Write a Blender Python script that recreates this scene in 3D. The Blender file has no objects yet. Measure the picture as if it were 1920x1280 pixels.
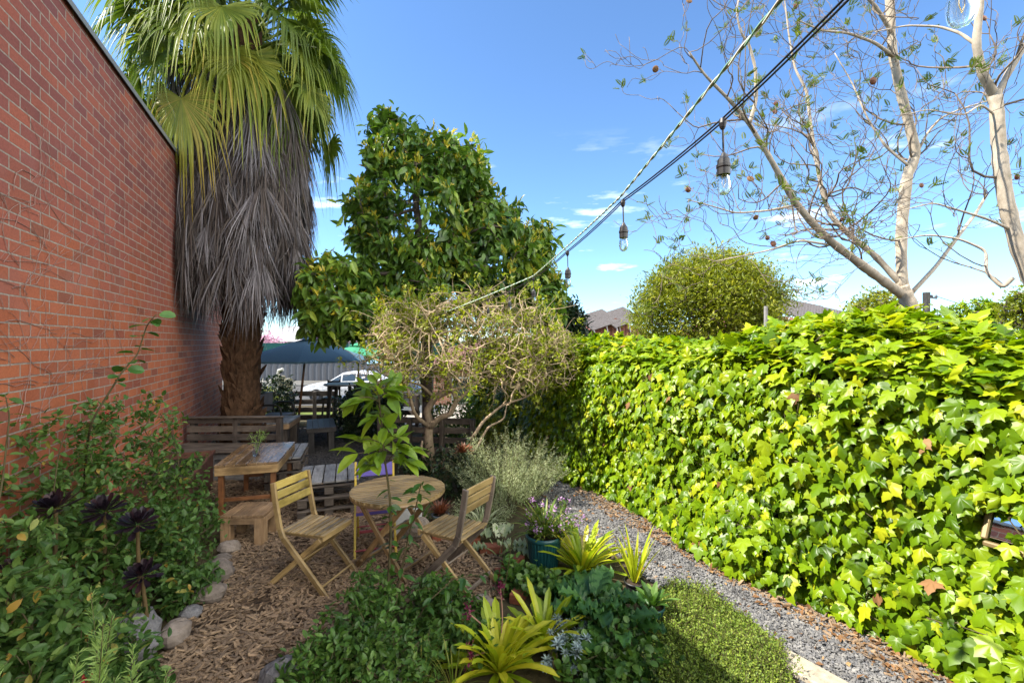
import bpy, math, random
import numpy as np
from mathutils import Vector, Matrix
rng = np.random.default_rng(11)
random.seed(5)
SC = bpy.context.scene
COL = SC.collection
H = 1.86; F = 853.3; HZ = 641.0
def P(u, v, Y): return np.array([(u-960)/F*Y, Y, H-(v-HZ)/F*Y])
def G(u, v, z=0.0):
    Y = (H-z)*F/(v-HZ)
    return np.array([(u-960)/F*Y, Y, z])
def rad(a): return math.radians(a)
def U(a, b, n=None): return rng.uniform(a, b, n)
def nrm(v):
    v = np.asarray(v, float)
    return v/np.maximum(np.linalg.norm(v, axis=-1, keepdims=True), 1e-9)

# ------------------------------------------------------------------ mesh builder
def fl(faces):
    L = np.array([i for f in faces for i in f], dtype=np.int64)
    S = np.array([len(f) for f in faces], dtype=np.int64)
    return L, S
def make_box_t():
    vs, key = [], {}
    for sx in (-1, 1):
        for sy in (-1, 1):
            for sz in (-1, 1):
                for a in range(3):
                    key[(sx, sy, sz, a)] = len(vs)
                    vs.append((sx, sy, sz, a))
    fs = []
    for a in range(3):
        for s in (-1, 1):
            o = [b for b in range(3) if b != a]
            q = []
            for (p, r) in ((-1, -1), (1, -1), (1, 1), (-1, 1)):
                c = [0, 0, 0]; c[a] = s; c[o[0]] = p; c[o[1]] = r
                q.append(key[(c[0], c[1], c[2], a)])
            fs.append(q)
    for a in range(3):
        o = [b for b in range(3) if b != a]
        for p in (-1, 1):
            for r in (-1, 1):
                c0 = [0, 0, 0]; c0[o[0]] = p; c0[o[1]] = r
                cA = list(c0); cA[a] = -1; cB = list(c0); cB[a] = 1
                fs.append([key[(*cA, o[0])], key[(*cB, o[0])], key[(*cB, o[1])], key[(*cA, o[1])]])
    for sx in (-1, 1):
        for sy in (-1, 1):
            for sz in (-1, 1):
                fs.append([key[(sx, sy, sz, 0)], key[(sx, sy, sz, 1)], key[(sx, sy, sz, 2)]])
    sg = np.array([[v[0], v[1], v[2]] for v in vs], float)
    ax = np.array([v[3] for v in vs])
    V = sg*np.array([1, 1, 1.])*0.9
    for i in range(len(V)): V[i, ax[i]] = sg[i, ax[i]]
    out = []
    for f in fs:
        n = np.cross(V[f[1]]-V[f[0]], V[f[2]]-V[f[0]])
        out.append(f if np.dot(n, V[f].mean(0)) > 0 else f[::-1])
    return sg, ax, fl(out)
BSG, BAX, (BL, BS) = make_box_t()

class MB:
    def __init__(s):
        s.V = []; s.L = []; s.S = []; s.R = []; s.Gr = []; s.n = 0
    def raw(s, V, L, S, r=0.5, g=None):
        V = np.asarray(V, float)
        s.V.append(V); s.L.append(np.asarray(L)+s.n); s.S.append(np.asarray(S)); s.n += len(V)
        s.R.append(np.broadcast_to(np.asarray(r, float), (len(V),)).copy())
        s.Gr.append(V.copy() if g is None else np.asarray(g, float))
    def faces(s, V, faces, r=0.5):
        L, S = fl(faces); s.raw(V, L, S, r)
    def inst(s, T, pos, M, sc, r):
        TV, (TL, TS) = T
        n = len(pos); k = len(TV)
        if n == 0: return
        sc = np.asarray(sc, float)
        if sc.ndim == 1: sc = sc[:, None]
        X = TV[None]*sc[:, None, :]
        V = np.einsum('nij,nkj->nki', M, X)+pos[:, None, :]
        L = (TL[None]+k*np.arange(n)[:, None]).ravel()
        S = np.tile(TS, n)
        g = np.tile(TV, (n, 1))
        s.raw(V.reshape(-1, 3), L, S, np.repeat(np.asarray(r, float), k), g)
    def box(s, c, size, A=None, bev=0.004, r=None):
        """A: 3x3 matrix whose columns are the box axes"""
        h = np.asarray(size, float)/2
        b = min(bev, h.min()*0.6)
        V = BSG*(h-b)
        V[np.arange(24), BAX] = (BSG*h)[np.arange(24), BAX]
        g = V.copy()
        k = int(np.argmax(h)); g = np.roll(g, -k, axis=1)+U(0, 50, 3)
        if A is not None: V = V@np.asarray(A).T
        s.raw(V+np.asarray(c, float), BL, BS, U(0, 1) if r is None else r, g)
    def beam(s, p0, p1, w, t, up=(0, 0, 1), bev=0.004, r=None):
        """w across, t along up"""
        p0 = np.asarray(p0, float); p1 = np.asarray(p1, float)
        d = p1-p0; l = np.linalg.norm(d); d = d/l
        x = np.cross(d, up)
        if np.linalg.norm(x) < 1e-4: x = np.cross(d, (1, 0, 0))
        x = nrm(x); z = np.cross(x, d)
        s.box((p0+p1)/2, (l, w, t), np.stack([d, x, z], 1), bev, r)
    def tubes(s, pts, rd, sides=5, r=0.5):
        pts = np.asarray(pts, float); rd = np.asarray(rd, float)
        if pts.ndim == 2: pts = pts[None]; rd = rd[None]
        n, m, _ = pts.shape
        if n == 0: return
        t = nrm(np.gradient(pts, axis=1))
        mt = nrm(pts[:, -1]-pts[:, 0]+1e-9)
        ref = np.where(np.abs(mt[:, 2:3]) < 0.8, np.array([[0, 0, 1.]]), np.array([[1., 0, 0]]))
        x = nrm(np.cross(np.broadcast_to(ref[:, None], t.shape), t)); y = np.cross(t, x)
        a = np.arange(sides)*2*math.pi/sides
        V = pts[:, :, None]+rd[:, :, None, None]*(x[:, :, None]*np.cos(a)[None, None, :, None]+y[:, :, None]*np.sin(a)[None, None, :, None])
        i = np.arange(m-1)[:, None]; j = np.arange(sides)[None]
        q = np.stack([i*sides+j, i*sides+(j+1) % sides, (i+1)*sides+(j+1) % sides, (i+1)*sides+j], -1).reshape(-1)
        caps = np.concatenate([np.arange(sides)[::-1], (m-1)*sides+np.arange(sides)])
        one = np.concatenate([q, caps]); k = m*sides
        L = (one[None]+k*np.arange(n)[:, None]).ravel()
        S = np.tile(np.concatenate([np.full((m-1)*sides, 4), [sides, sides]]), n)
        ln = np.broadcast_to(np.linspace(0, 1, m)[None, :, None], (n, m, sides))
        g = np.stack([ln+np.arange(n)[:, None, None]*3.7, np.broadcast_to(np.cos(a)*.1, ln.shape), np.broadcast_to(np.sin(a)*.1, ln.shape)], -1).reshape(-1, 3)
        rr = np.repeat(np.broadcast_to(np.asarray(r, float), (n,)), k)
        s.raw(V.reshape(-1, 3), L, S, rr, g)
    def lathe(s, prof, c=(0, 0, 0), sides=24, r=0.5, cap=True, wob=None):
        prof = np.asarray(prof, float); m = len(prof)
        a = np.arange(sides)*2*math.pi/sides
        rr = prof[:, 0][:, None]*np.ones(sides)[None]
        if wob is not None: rr = rr*(1+wob(a)[None])
        V = np.stack([rr*np.cos(a), rr*np.sin(a), prof[:, 1][:, None]*np.ones(sides)[None]], -1).reshape(-1, 3)+np.asarray(c, float)
        fs = []
        for i in range(m-1):
            for j in range(sides):
                fs.append((i*sides+j, i*sides+(j+1) % sides, (i+1)*sides+(j+1) % sides, (i+1)*sides+j))
        if cap:
            fs.append(tuple(range(sides))[::-1]); fs.append(tuple((m-1)*sides+k for k in range(sides)))
        s.faces(V, fs, r)
    def grid(s, A, r=0.5, closed=False):
        """A: (n,m,3) grid of points"""
        n, m, _ = A.shape
        fs = []
        for i in range(n-1):
            for j in range(m if closed else m-1):
                fs.append((i*m+j, i*m+(j+1) % m, (i+1)*m+(j+1) % m, (i+1)*m+j))
        s.faces(A.reshape(-1, 3), fs, r)
    def poly(s, pts, z=None, r=0.5):
        V = np.array([(p[0], p[1], z if z is not None else p[2]) for p in pts], float)
        a = 0
        for i in range(len(V)):
            j = (i+1) % len(V); a += V[i, 0]*V[j, 1]-V[j, 0]*V[i, 1]
        idx = list(range(len(V)))
        s.faces(V, [idx if a > 0 else idx[::-1]], r)
    def build(s, name, mat, parent=None, smooth=False, local=False):
        me = bpy.data.meshes.new(name)
        V = np.concatenate(s.V); L = np.concatenate(s.L); S = np.concatenate(s.S)
        me.vertices.add(len(V)); me.vertices.foreach_set('co', V.astype(np.float32).ravel())
        me.loops.add(len(L)); me.loops.foreach_set('vertex_index', L.astype(np.int32))
        me.polygons.add(len(S))
        st = np.concatenate([[0], np.cumsum(S)[:-1]]).astype(np.int32)
        me.polygons.foreach_set('loop_start', st); me.polygons.foreach_set('loop_total', S.astype(np.int32))
        me.polygons.foreach_set('use_smooth', np.full(len(S), smooth, dtype=bool))
        me.update(calc_edges=True)
        at = me.attributes.new('rnd', 'FLOAT', 'POINT'); at.data.foreach_set('value', np.concatenate(s.R).astype(np.float32))
        at = me.attributes.new('grain', 'FLOAT_VECTOR', 'POINT'); at.data.foreach_set('vector', np.concatenate(s.Gr).astype(np.float32).ravel())
        me.materials.append(mat)
        o = bpy.data.objects.new(name, me); COL.objects.link(o)
        if parent is not None:
            o.parent = parent
            if not local: o.matrix_parent_inverse = Matrix.Translation(-Vector(parent.location))
        return o

def tag(o, label=None, cat=None, group=None, kind=None):
    if label: o['label'] = label
    if cat: o['category'] = cat
    if group: o['group'] = group
    if kind: o['kind'] = kind
    return o
def thing(name, label, cat, loc=(0, 0, 0), rz=0.0, group=None):
    o = bpy.data.objects.new(name, None); COL.objects.link(o)
    o.empty_display_size = 0.1
    o.location = Vector([float(x) for x in loc]); o.rotation_euler = (0, 0, rz)
    return tag(o, label, cat, group)
def dup(root, loc, rz=0.0, label=None, group=None, scale=None):
    r = root.copy(); COL.objects.link(r)
    r.location = Vector([float(x) for x in loc]); r.rotation_euler = (0, 0, rz)
    if label: r['label'] = label
    if group: r['group'] = group
    if scale: r.scale = (scale,)*3
    for ch in list(root.children):
        c = ch.copy(); COL.objects.link(c); c.parent = r
        for g in ch.children:
            d = g.copy(); COL.objects.link(d); d.parent = c
    return r

# ------------------------------------------------------------------ materials
class NT:
    def __init__(s, name):
        s.m = bpy.data.materials.new(name); s.m.use_nodes = True
        s.t = s.m.node_tree; s.t.nodes.clear()
        s.out = s.n('ShaderNodeOutputMaterial')
    def n(s, typ, **kw):
        nd = s.t.nodes.new(typ)
        for k, v in kw.items():
            if k.startswith('i_'):
                key = k[2:]; key = int(key) if key.isdigit() else key.replace('_', ' ')
                nd.inputs[key].default_value = v
            else: setattr(nd, k, v)
        return nd
    def l(s, a, b): s.t.links.new(a, b)
    def ramp(s, fac, stops, interp='LINEAR'):
        r = s.n('ShaderNodeValToRGB'); r.color_ramp.interpolation = interp
        e = r.color_ramp.elements
        while len(e) < len(stops): e.new(0.5)
        for i, (p, c) in enumerate(stops):
            e[i].position = p; e[i].color = (*c, 1) if len(c) == 3 else c
        s.l(fac, r.inputs[0]); return r.outputs[0]
    def noise(s, vec, scale, detail=4, rough=0.6, mapscale=None, dist=0.0):
        if mapscale is not None:
            mp = s.n('ShaderNodeMapping'); mp.inputs['Scale'].default_value = mapscale
            s.l(vec, mp.inputs[0]); vec = mp.outputs[0]
        nz = s.n('ShaderNodeTexNoise'); nz.inputs['Scale'].default_value = scale
        nz.inputs['Detail'].default_value = detail; nz.inputs['Roughness'].default_value = rough
        nz.inputs['Distortion'].default_value = dist
        s.l(vec, nz.inputs['Vector']); return nz.outputs['Fac']
    def mix(s, fac, a, b, mode='MIX'):
        m = s.n('ShaderNodeMix', data_type='RGBA', blend_type=mode)
        for sock, val in ((m.inputs[0], fac), (m.inputs[6], a), (m.inputs[7], b)):
            if hasattr(val, 'is_output'): s.l(val, sock)
            elif isinstance(val, (int, float)): sock.default_value = val
            else: sock.default_value = (*val, 1)
        return m.outputs[2]
    def math(s, op, a, b=0.0, c=None):
        m = s.n('ShaderNodeMath', operation=op)
        for i, v in enumerate((a, b, c)):
            if v is None: continue
            if hasattr(v, 'is_output'): s.l(v, m.inputs[i])
            else: m.inputs[i].default_value = v
        return m.outputs[0]
    def attr(s, name): return s.n('ShaderNodeAttribute', attribute_name=name)
    def obj(s): return s.n('ShaderNodeTexCoord').outputs['Object']
    def bump(s, h, strength=0.4, dist=0.01):
        b = s.n('ShaderNodeBump'); b.inputs['Strength'].default_value = strength; b.inputs['Distance'].default_value = dist
        s.l(h, b.inputs['Height']); return b.outputs[0]
    def pbr(s, col, rough=0.6, spec=0.5, bump=None, metal=0.0, fin=True):
        p = s.n('ShaderNodeBsdfPrincipled')
        if hasattr(col, 'is_output'): s.l(col, p.inputs['Base Color'])
        else: p.inputs['Base Color'].default_value = (*col, 1)
        if hasattr(rough, 'is_output'): s.l(rough, p.inputs['Roughness'])
        else: p.inputs['Roughness'].default_value = rough
        p.inputs['Specular IOR Level'].default_value = spec; p.inputs['Metallic'].default_value = metal
        if bump is not None: s.l(bump, p.inputs['Normal'])
        if fin: s.l(p.outputs[0], s.out.inputs[0])
        return p

def leaf_mat(name, stops, rough=0.45, trans=0.35, spec=0.4, tint=(1.15, 1.2, 0.5)):
    t = NT(name)
    a = t.attr('rnd').outputs['Fac']
    c = t.ramp(a, stops)
    nz = t.noise(t.obj(), 14, 2)
    c = t.mix(0.5, c, t.ramp(nz, [(0.3, (0.62,)*3), (0.7, (1.0,)*3)]), 'MULTIPLY')
    p = t.pbr(c, rough, spec, fin=False)
    tr = t.n('ShaderNodeBsdfTranslucent')
    t.l(t.mix(1.0, c, tint, 'MULTIPLY'), tr.inputs[0])
    m = t.n('ShaderNodeMixShader'); m.inputs[0].default_value = trans
    t.l(p.outputs[0], m.inputs[1]); t.l(tr.outputs[0], m.inputs[2]); t.l(m.outputs[0], t.out.inputs[0])
    return t.m
def wood_mat(name, c0, c1, c2, rough=0.6, spec=0.35, knots=True):
    t = NT(name)
    g = t.attr('grain').outputs['Vector']; r = t.attr('rnd').outputs['Fac']
    n1 = t.noise(g, 1.0, 6, 0.65, (5, 60, 60), 0.4)
    n2 = t.noise(g, 1.0, 3, 0.5, (1.6, 9, 9), 0.8)
    f = t.math('ADD', t.math('MULTIPLY', n1, 0.7), t.math('MULTIPLY', n2, 0.5))
    c = t.ramp(f, [(0.38, c0), (0.58, c1), (0.8, c2)])
    c = t.mix(1.0, c, t.ramp(r, [(0, (0.72, 0.72, 0.74)), (1, (1.12, 1.1, 1.06))]), 'MULTIPLY')
    st = t.noise(t.obj(), 4.5, 5, .65)
    c = t.mix(1.0, c, t.ramp(st, [(.34, (.5, .5, .52)), (.56, (1, 1, 1))]), 'MULTIPLY')
    t.pbr(c, t.math('ADD', t.math('MULTIPLY', st, .3), rough-.15), spec, t.bump(n1, 0.35, 0.004))
    return t.m
def paint_mat(name, c, rough=0.5, spec=0.5, var=0.25, metal=0.0, scale=9):
    t = NT(name)
    n = t.noise(t.obj(), scale, 5)
    k = t.ramp(n, [(0.3, tuple(x*(1-var) for x in c)), (0.7, tuple(min(1, x*(1+var*.5)) for x in c))])
    t.pbr(k, rough, spec, t.bump(n, 0.08, 0.003), metal)
    return t.m
def bark_mat(name, c0, c1, scale=30, bump=0.6):
    t = NT(name)
    o = t.obj(); n = t.noise(o, scale, 6, 0.7, (1, 1, 0.45)); n2 = t.noise(o, 3.5, 3)
    c = t.ramp(t.math('ADD', t.math('MULTIPLY', n, .7), t.math('MULTIPLY', n2, .35)), [(0.35, c0), (0.7, c1)])
    t.pbr(c, 0.85, 0.2, t.bump(n, bump, 0.01)); return t.m
def stone_mat(name, c0, c1, scale=25):
    t = NT(name); o = t.obj()
    n = t.noise(o, scale, 6, 0.7); n2 = t.noise(o, 5, 3)
    r = t.attr('rnd').outputs['Fac']
    c = t.ramp(t.math('ADD', t.math('MULTIPLY', n, .6), t.math('MULTIPLY', n2, .4)), [(0.35, c0), (0.65, c1)])
    c = t.mix(1.0, c, t.ramp(r, [(0, (0.6, 0.6, 0.62)), (1, (1.25, 1.2, 1.1))]), 'MULTIPLY')
    t.pbr(c, 0.85, 0.25, t.bump(n, 0.6, 0.012)); return t.m

# ------------------------------------------------------------------ leaf templates (axis +Y, face +Z)
def simple_leaf(w=0.4, fold=0.12, droop=0.25, st=((.22, .8), (.5, 1.), (.78, .66))):
    V = [(0, 0, 0)]
    def mid(t): return (0, t*(1-.12*droop*t), -droop*t*t)
    for t, k in st:
        m = mid(t)
        V += [(-w/2*k, m[1], m[2]+fold*k*w*2*.5), m, (w/2*k, m[1], m[2]+fold*k*w*2*.5)]
    V.append(mid(1.0)); n = len(st)
    fs = [(0, 2, 1), (0, 3, 2)]
    for i in range(n-1):
        a = 1+3*i; b = a+3
        fs += [(a, a+1, b+1, b), (a+1, a+2, b+2, b+1)]
    a = 1+3*(n-1); e = a+3
    fs += [(a, a+1, e), (a+1, a+2, e)]
    return np.array(V, float), fl(fs)
def ivy_leaf():
    """three pointed lobes, toothed edge, raised veins: rings of points between the vein junction and the rim"""
    half = [(.0, -.02), (.14, -.13), (.30, -.12), (.42, .0), (.40, .10), (.50, .20), (.50, .32), (.66, .50), (.50, .47), (.40, .52), (.27, .55), (.24, .68), (.26, .76), (.13, .90), (0, 1.12)]
    out = half+[(-x, y) for x, y in half[-2:0:-1]]
    n = len(out); c = np.array((0, .16)); V = [(0, .16, .0)]; fs = []
    vein = {0, 14, 7, n-7}
    for q in (.45, .78, 1.0):
        for i, (x, y) in enumerate(out):
            p = c+(np.array((x, y))-c)*q; r = math.hypot(*(p-c)); d = min(abs(i-k) if abs(i-k) < n/2 else n-abs(i-k) for k in vein)
            z = -.20*r*r-.045*min(d, 3)/3*math.sin(math.pi*min(q, .8)/.8*.5)-.10*max(r-.5, 0)
            V.append((p[0], p[1], z))
    for i in range(n): fs.append((0, 1+i, 1+(i+1) % n))
    for q in range(2):
        a, b = 1+q*n, 1+(q+1)*n
        for i in range(n): fs.append((a+i, b+i, b+(i+1) % n, a+(i+1) % n))
    return np.array(V, float), fl(fs)
def needle(w=0.12): return np.array([(0, 0, 0), (w/2, .5, .02), (0, 1, 0), (-w/2, .5, .02)], float), fl([(0, 1, 2, 3)])
def feather(pairs=8, w=.28, lw=.05):
    V = []; fs = []
    for i in range(pairs):
        t = .12+.8*i/(pairs-1); l = w*math.sin(math.pi*(.2+.7*t))
        for sgn in (-1, 1):
            b = len(V)
            V += [(0, t, -.2*t*t), (sgn*l*.6, t+.02-lw, -.2*t*t-.03), (sgn*l, t+.1, -.2*t*t-.07), (sgn*l*.5, t+.06+lw, -.2*t*t-.03)]
            fs.append((b, b+1, b+2, b+3) if sgn > 0 else (b, b+3, b+2, b+1))
    return np.array(V, float), fl(fs)
L_OV = simple_leaf(.48); L_LAN4 = simple_leaf(.30, .1, .3, ((.5, 1.),)); L_LAN = simple_leaf(.30, .1, .35); L_NEEDLE = needle(.13); L_IVY = ivy_leaf()
L_SM = simple_leaf(.55, .12, .2, ((.45, 1.),)); L_FEA = feather(); L_RND = simple_leaf(.85, .1, .15, ((.2, .8), (.55, 1.), (.85, .7)))
def frames(d, nn):
    d = nrm(d); x = nrm(np.cross(d, nn)); z = np.cross(x, d)
    return np.stack([x, d, z], -1)
def rdir(n): return nrm(rng.normal(size=(n, 3)))
def leaves(mb, T, pos, d, up, size, r):
    mb.inst(T, pos, frames(d, up), np.asarray(size), r)

# ------------------------------------------------------------------ growth
def grow(tips, trunk, rt, r0, exp=2.3, jit=0.12, bias=0.5, m=5, sub=0.5):
    """tips (n,3) are joined to the nearest node of the growing skeleton; trunk (k,3) polyline given.
    returns pts(n,m,3), radii(n,m), tip dirs"""
    trunk = np.asarray(trunk, float)
    nodes = [p for p in trunk]; par = [-1]+list(range(len(trunk)-1)); dist = [0.0]
    for i in range(1, len(trunk)): dist.append(dist[-1]+np.linalg.norm(trunk[i]-trunk[i-1]))
    kt = len(trunk)
    root = trunk[-1]
    order = np.argsort(np.linalg.norm(tips-root, axis=1)+0.15*rng.normal(size=len(tips)))
    N = kt+2*len(tips)
    arr = np.zeros((N, 3)); arr[:kt] = trunk; dd = np.zeros(N); dd[:kt] = dist
    pr = np.full(N, -1); pr[:kt] = par; cnt = kt
    lo = max(0, int(kt*0.4)); tipn = np.zeros(len(tips), int)
    for i in order:
        p = tips[i]
        dv = np.linalg.norm(arr[lo:cnt]-p, axis=1)
        cost = dv+bias*dd[lo:cnt]*0.35
        up = arr[lo:cnt, 2]-p[2]
        cost = cost+np.maximum(up, 0)*0.25
        j = lo+int(np.argmin(cost))
        l = np.linalg.norm(p-arr[j])
        if l > sub:
            md = (arr[j]+p)/2+rng.normal(size=3)*l*jit
            arr[cnt] = md; pr[cnt] = j; dd[cnt] = dd[j]+l*.5; cnt += 1
            arr[cnt] = p; pr[cnt] = cnt-1; dd[cnt] = dd[cnt-1]+l*.5
        else:
            arr[cnt] = p; pr[cnt] = j; dd[cnt] = dd[j]+l
        tipn[i] = cnt; cnt += 1
    arr = arr[:cnt]; pr = pr[:cnt]
    w = np.zeros(cnt)
    ch = np.zeros(cnt, int)
    for k in range(cnt):
        if pr[k] >= 0: ch[pr[k]] += 1
    w[ch == 0] = rt**exp
    for k in range(cnt-1, kt-1, -1): w[pr[k]] += w[k]
    for k in range(kt-1, 0, -1): w[pr[k]] += w[k]
    r = np.minimum(w**(1/exp), r0)
    e = np.arange(1, cnt); a = arr[pr[e]]; b = arr[e]
    gp = pr[pr[e]]; gp = np.where(gp < 0, pr[e], gp)
    tin = nrm(a-arr[gp]+1e-6*(b-a)); l = np.linalg.norm(b-a, axis=1, keepdims=True)
    tt = np.linspace(0, 1, m)[None, :, None]
    c1 = a+tin*l*.33; c2 = b-nrm(b-a)*l*.33+rng.normal(size=a.shape)*l*jit*.6
    pts = a[:, None]*(1-tt)**3+3*c1[:, None]*tt*(1-tt)**2+3*c2[:, None]*tt**2*(1-tt)+b[:, None]*tt**3
    ra = np.minimum(r[pr[e]], r[e]*1.25); ra = np.where(e < kt, r[pr[e]], ra)
    rr = ra[:, None]*(1-tt[..., 0])+r[e][:, None]*tt[..., 0]
    td = nrm(arr[tipn]-arr[pr[tipn]])
    return pts, rr, td
def in_ell(n, c, rx, ry, rz, lo=0.0):
    d = rdir(n); k = U(lo**3, 1, n)**(1/3)
    return np.asarray(c)+d*k[:, None]*np.array([rx, ry, rz])
def tufts(mb, T, tips, td, k, size, spread, r_fn=None, outw=.7, upb=.3, back=0.0):
    n = len(tips); I = np.repeat(np.arange(n), k)
    d = nrm(td[I]*outw+rdir(n*k)*.9+np.array([0, 0, upb]))
    pos = tips[I]+rng.normal(size=(n*k, 3))*spread-td[I]*U(0, back+1e-6, n*k)[:, None]
    up = nrm(np.array([0, 0, 1.])+rng.normal(size=(n*k, 3))*.45)
    r = np.clip(np.repeat(U(.15, .75, n), k)+rng.normal(size=n*k)*.16, 0, 1) if r_fn is None else r_fn(I, d)
    leaves(mb, T, pos, d, up, size*U(.6, 1.15, n*k), r)

def strap(mb, base, az, L, w, el, droop, n=7, r=.5, keel=.25, twist=0, shape=None):
    """strap leaf that leaves base at elevation el and arches down"""
    t = np.linspace(0, 1, n)
    a = el-droop*t**1.5
    ds = L/(n-1)
    h = np.concatenate([[0], np.cumsum(np.cos(a[:-1])*ds)]); z = np.concatenate([[0], np.cumsum(np.sin(a[:-1])*ds)])
    dh = np.array([math.cos(az), math.sin(az), 0]); sd = np.array([-math.sin(az+twist), math.cos(az+twist), 0])
    mid = np.asarray(base)+h[:, None]*dh+z[:, None]*np.array([0, 0, 1.])
    ww = w/2*(np.sin(np.pi*(0.12+0.88*t)**.75)**.55 if shape is None else shape(t)); ww[-1] = .001
    nv = -np.sin(a)[:, None]*dh+np.cos(a)[:, None]*np.array([0, 0, 1.])
    A = np.stack([mid+sd*ww[:, None]+nv*ww[:, None]*keel, mid, mid-sd*ww[:, None]+nv*ww[:, None]*keel], 1)
    mb.grid(A, r)
def rock(mb, c, rx, ry, rz, r=None, seed=0):
    g = np.random.default_rng(seed)
    n1, n2 = 9, 14; off = g.normal(size=(6, 3)); am = g.uniform(.08, .2, 6)
    th = np.linspace(0.02, math.pi-.02, n1)[:, None]; ph = (np.arange(n2)*2*math.pi/n2)[None]
    D = np.stack([np.sin(th)*np.cos(ph), np.sin(th)*np.sin(ph), np.cos(th)*np.ones_like(ph)], -1)
    k = np.ones((n1, n2))
    for o, a in zip(nrm(off), am):
        k = np.minimum(k, (1-a*1.2)/np.maximum(D@o, .25))
    k = np.minimum(k, 1.0)*(1+.03*g.normal(size=(n1, n2)))
    mb.grid(np.asarray(c)+D*k[..., None]*np.array([rx, ry, rz]), U(0, 1) if r is None else r, closed=True)
EXPO = 1.5; SUN_E = 4.8; SKY_S = 0.098; FILL_CLOUD = 18.0
# ------------------------------------------------------------------ camera, light, sky
SC.view_settings.view_transform = 'Standard'; SC.view_settings.look = 'None'
SC.view_settings.exposure = EXPO; SC.view_settings.gamma = 1
cam = bpy.data.cameras.new('camera'); co = bpy.data.objects.new('camera', cam); COL.objects.link(co)
co.location = (0, 0, H); co.rotation_euler = (rad(90), 0, 0)
cam.lens = 16; cam.sensor_width = 36; cam.clip_start = 0.05; cam.clip_end = 2000
cam.shift_y = (HZ-640)/1920
SC.camera = co
SUN_EL = 48.6; SUN_AZ = rad(-99)      # azimuth clockwise from +Y
sdir = Vector((math.sin(SUN_AZ)*math.cos(rad(SUN_EL)), math.cos(SUN_AZ)*math.cos(rad(SUN_EL)), math.sin(rad(SUN_EL))))
sl = bpy.data.lights.new('sun', 'SUN'); sl.energy = SUN_E; sl.angle = rad(0.53); sl.color = (1, .93, .82)
so = bpy.data.objects.new('sun', sl); COL.objects.link(so); so.rotation_euler = sdir.to_track_quat('Z', 'Y').to_euler(); so.location = (-20, 0, 30)
W = bpy.data.worlds.new('World'); SC.world = W; W.use_nodes = True
wt = W.node_tree; wt.nodes.clear()
wo = wt.nodes.new('ShaderNodeOutputWorld'); bg = wt.nodes.new('ShaderNodeBackground'); bg.inputs[1].default_value = SKY_S
sk = wt.nodes.new('ShaderNodeTexSky'); sk.sky_type = 'NISHITA'; sk.sun_disc = False
sk.sun_elevation = rad(SUN_EL); sk.sun_rotation = SUN_AZ; sk.altitude = 50; sk.air_density = .9; sk.dust_density = .12; sk.ozone_density = 2.6
tc = wt.nodes.new('ShaderNodeTexCoord')
mp = wt.nodes.new('ShaderNodeMapping'); mp.inputs['Scale'].default_value = (3.2, 3.2, 16); mp.inputs['Location'].default_value = (2.3, .4, 1.1)
wt.links.new(tc.outputs['Generated'], mp.inputs[0])
nz = wt.nodes.new('ShaderNodeTexNoise'); nz.inputs['Scale'].default_value = 1.6; nz.inputs['Detail'].default_value = 7; nz.inputs['Roughness'].default_value = .58
wt.links.new(mp.outputs[0], nz.inputs['Vector'])
cr = wt.nodes.new('ShaderNodeValToRGB'); cr.color_ramp.elements[0].position = .585; cr.color_ramp.elements[0].color = (0, 0, 0, 1); cr.color_ramp.elements[1].position = .76; cr.color_ramp.elements[1].color = (.85, .85, .85, 1)
wt.links.new(nz.outputs['Fac'], cr.inputs[0])
sx = wt.nodes.new('ShaderNodeSeparateXYZ'); wt.links.new(tc.outputs['Generated'], sx.inputs[0])
er = wt.nodes.new('ShaderNodeValToRGB')      # clouds sit low in the sky
for i, (p, c) in enumerate([(0.0, .85), (.12, 1.0), (.27, .75), (.42, 0)]):
    if i > 1: er.color_ramp.elements.new(p)
for i, (p, c) in enumerate([(0.0, .85), (.12, 1.0), (.27, .75), (.42, 0)]):
    er.color_ramp.elements[i].position = p; er.color_ramp.elements[i].color = (c, c, c, 1)
wt.links.new(sx.outputs['Z'], er.inputs[0])
mm = wt.nodes.new('ShaderNodeMath'); mm.operation = 'MULTIPLY'
wt.links.new(cr.outputs[0], mm.inputs[0]); wt.links.new(er.outputs[0], mm.inputs[1])
mx = wt.nodes.new('ShaderNodeMix'); mx.data_type = 'RGBA'; mx.inputs[7].default_value = (10, 10.2, 10.6, 1)
wt.links.new(mm.outputs[0], mx.inputs[0]); tn = wt.nodes.new('ShaderNodeMix'); tn.data_type = 'RGBA'; tn.blend_type = 'MULTIPLY'; tn.inputs[0].default_value = 1; tn.inputs[7].default_value = (.80, 1.0, 1.15, 1)
wt.links.new(sk.outputs[0], tn.inputs[6]); wt.links.new(tn.outputs[2], mx.inputs[6])
# added unseen fill: bright cloud bank behind and right of camera lifts the shade
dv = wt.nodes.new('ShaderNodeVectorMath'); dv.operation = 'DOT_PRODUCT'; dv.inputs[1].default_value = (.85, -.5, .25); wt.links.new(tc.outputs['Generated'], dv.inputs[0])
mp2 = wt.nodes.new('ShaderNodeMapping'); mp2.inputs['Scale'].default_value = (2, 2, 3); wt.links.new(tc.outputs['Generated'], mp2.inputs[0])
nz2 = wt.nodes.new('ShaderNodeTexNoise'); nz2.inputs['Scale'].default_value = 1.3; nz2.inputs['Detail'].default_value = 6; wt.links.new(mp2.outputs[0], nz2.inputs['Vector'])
ad = wt.nodes.new('ShaderNodeMath'); ad.operation = 'MULTIPLY_ADD'; ad.inputs[1].default_value = .5; wt.links.new(nz2.outputs['Fac'], ad.inputs[0]); wt.links.new(dv.outputs['Value'], ad.inputs[2])
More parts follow.
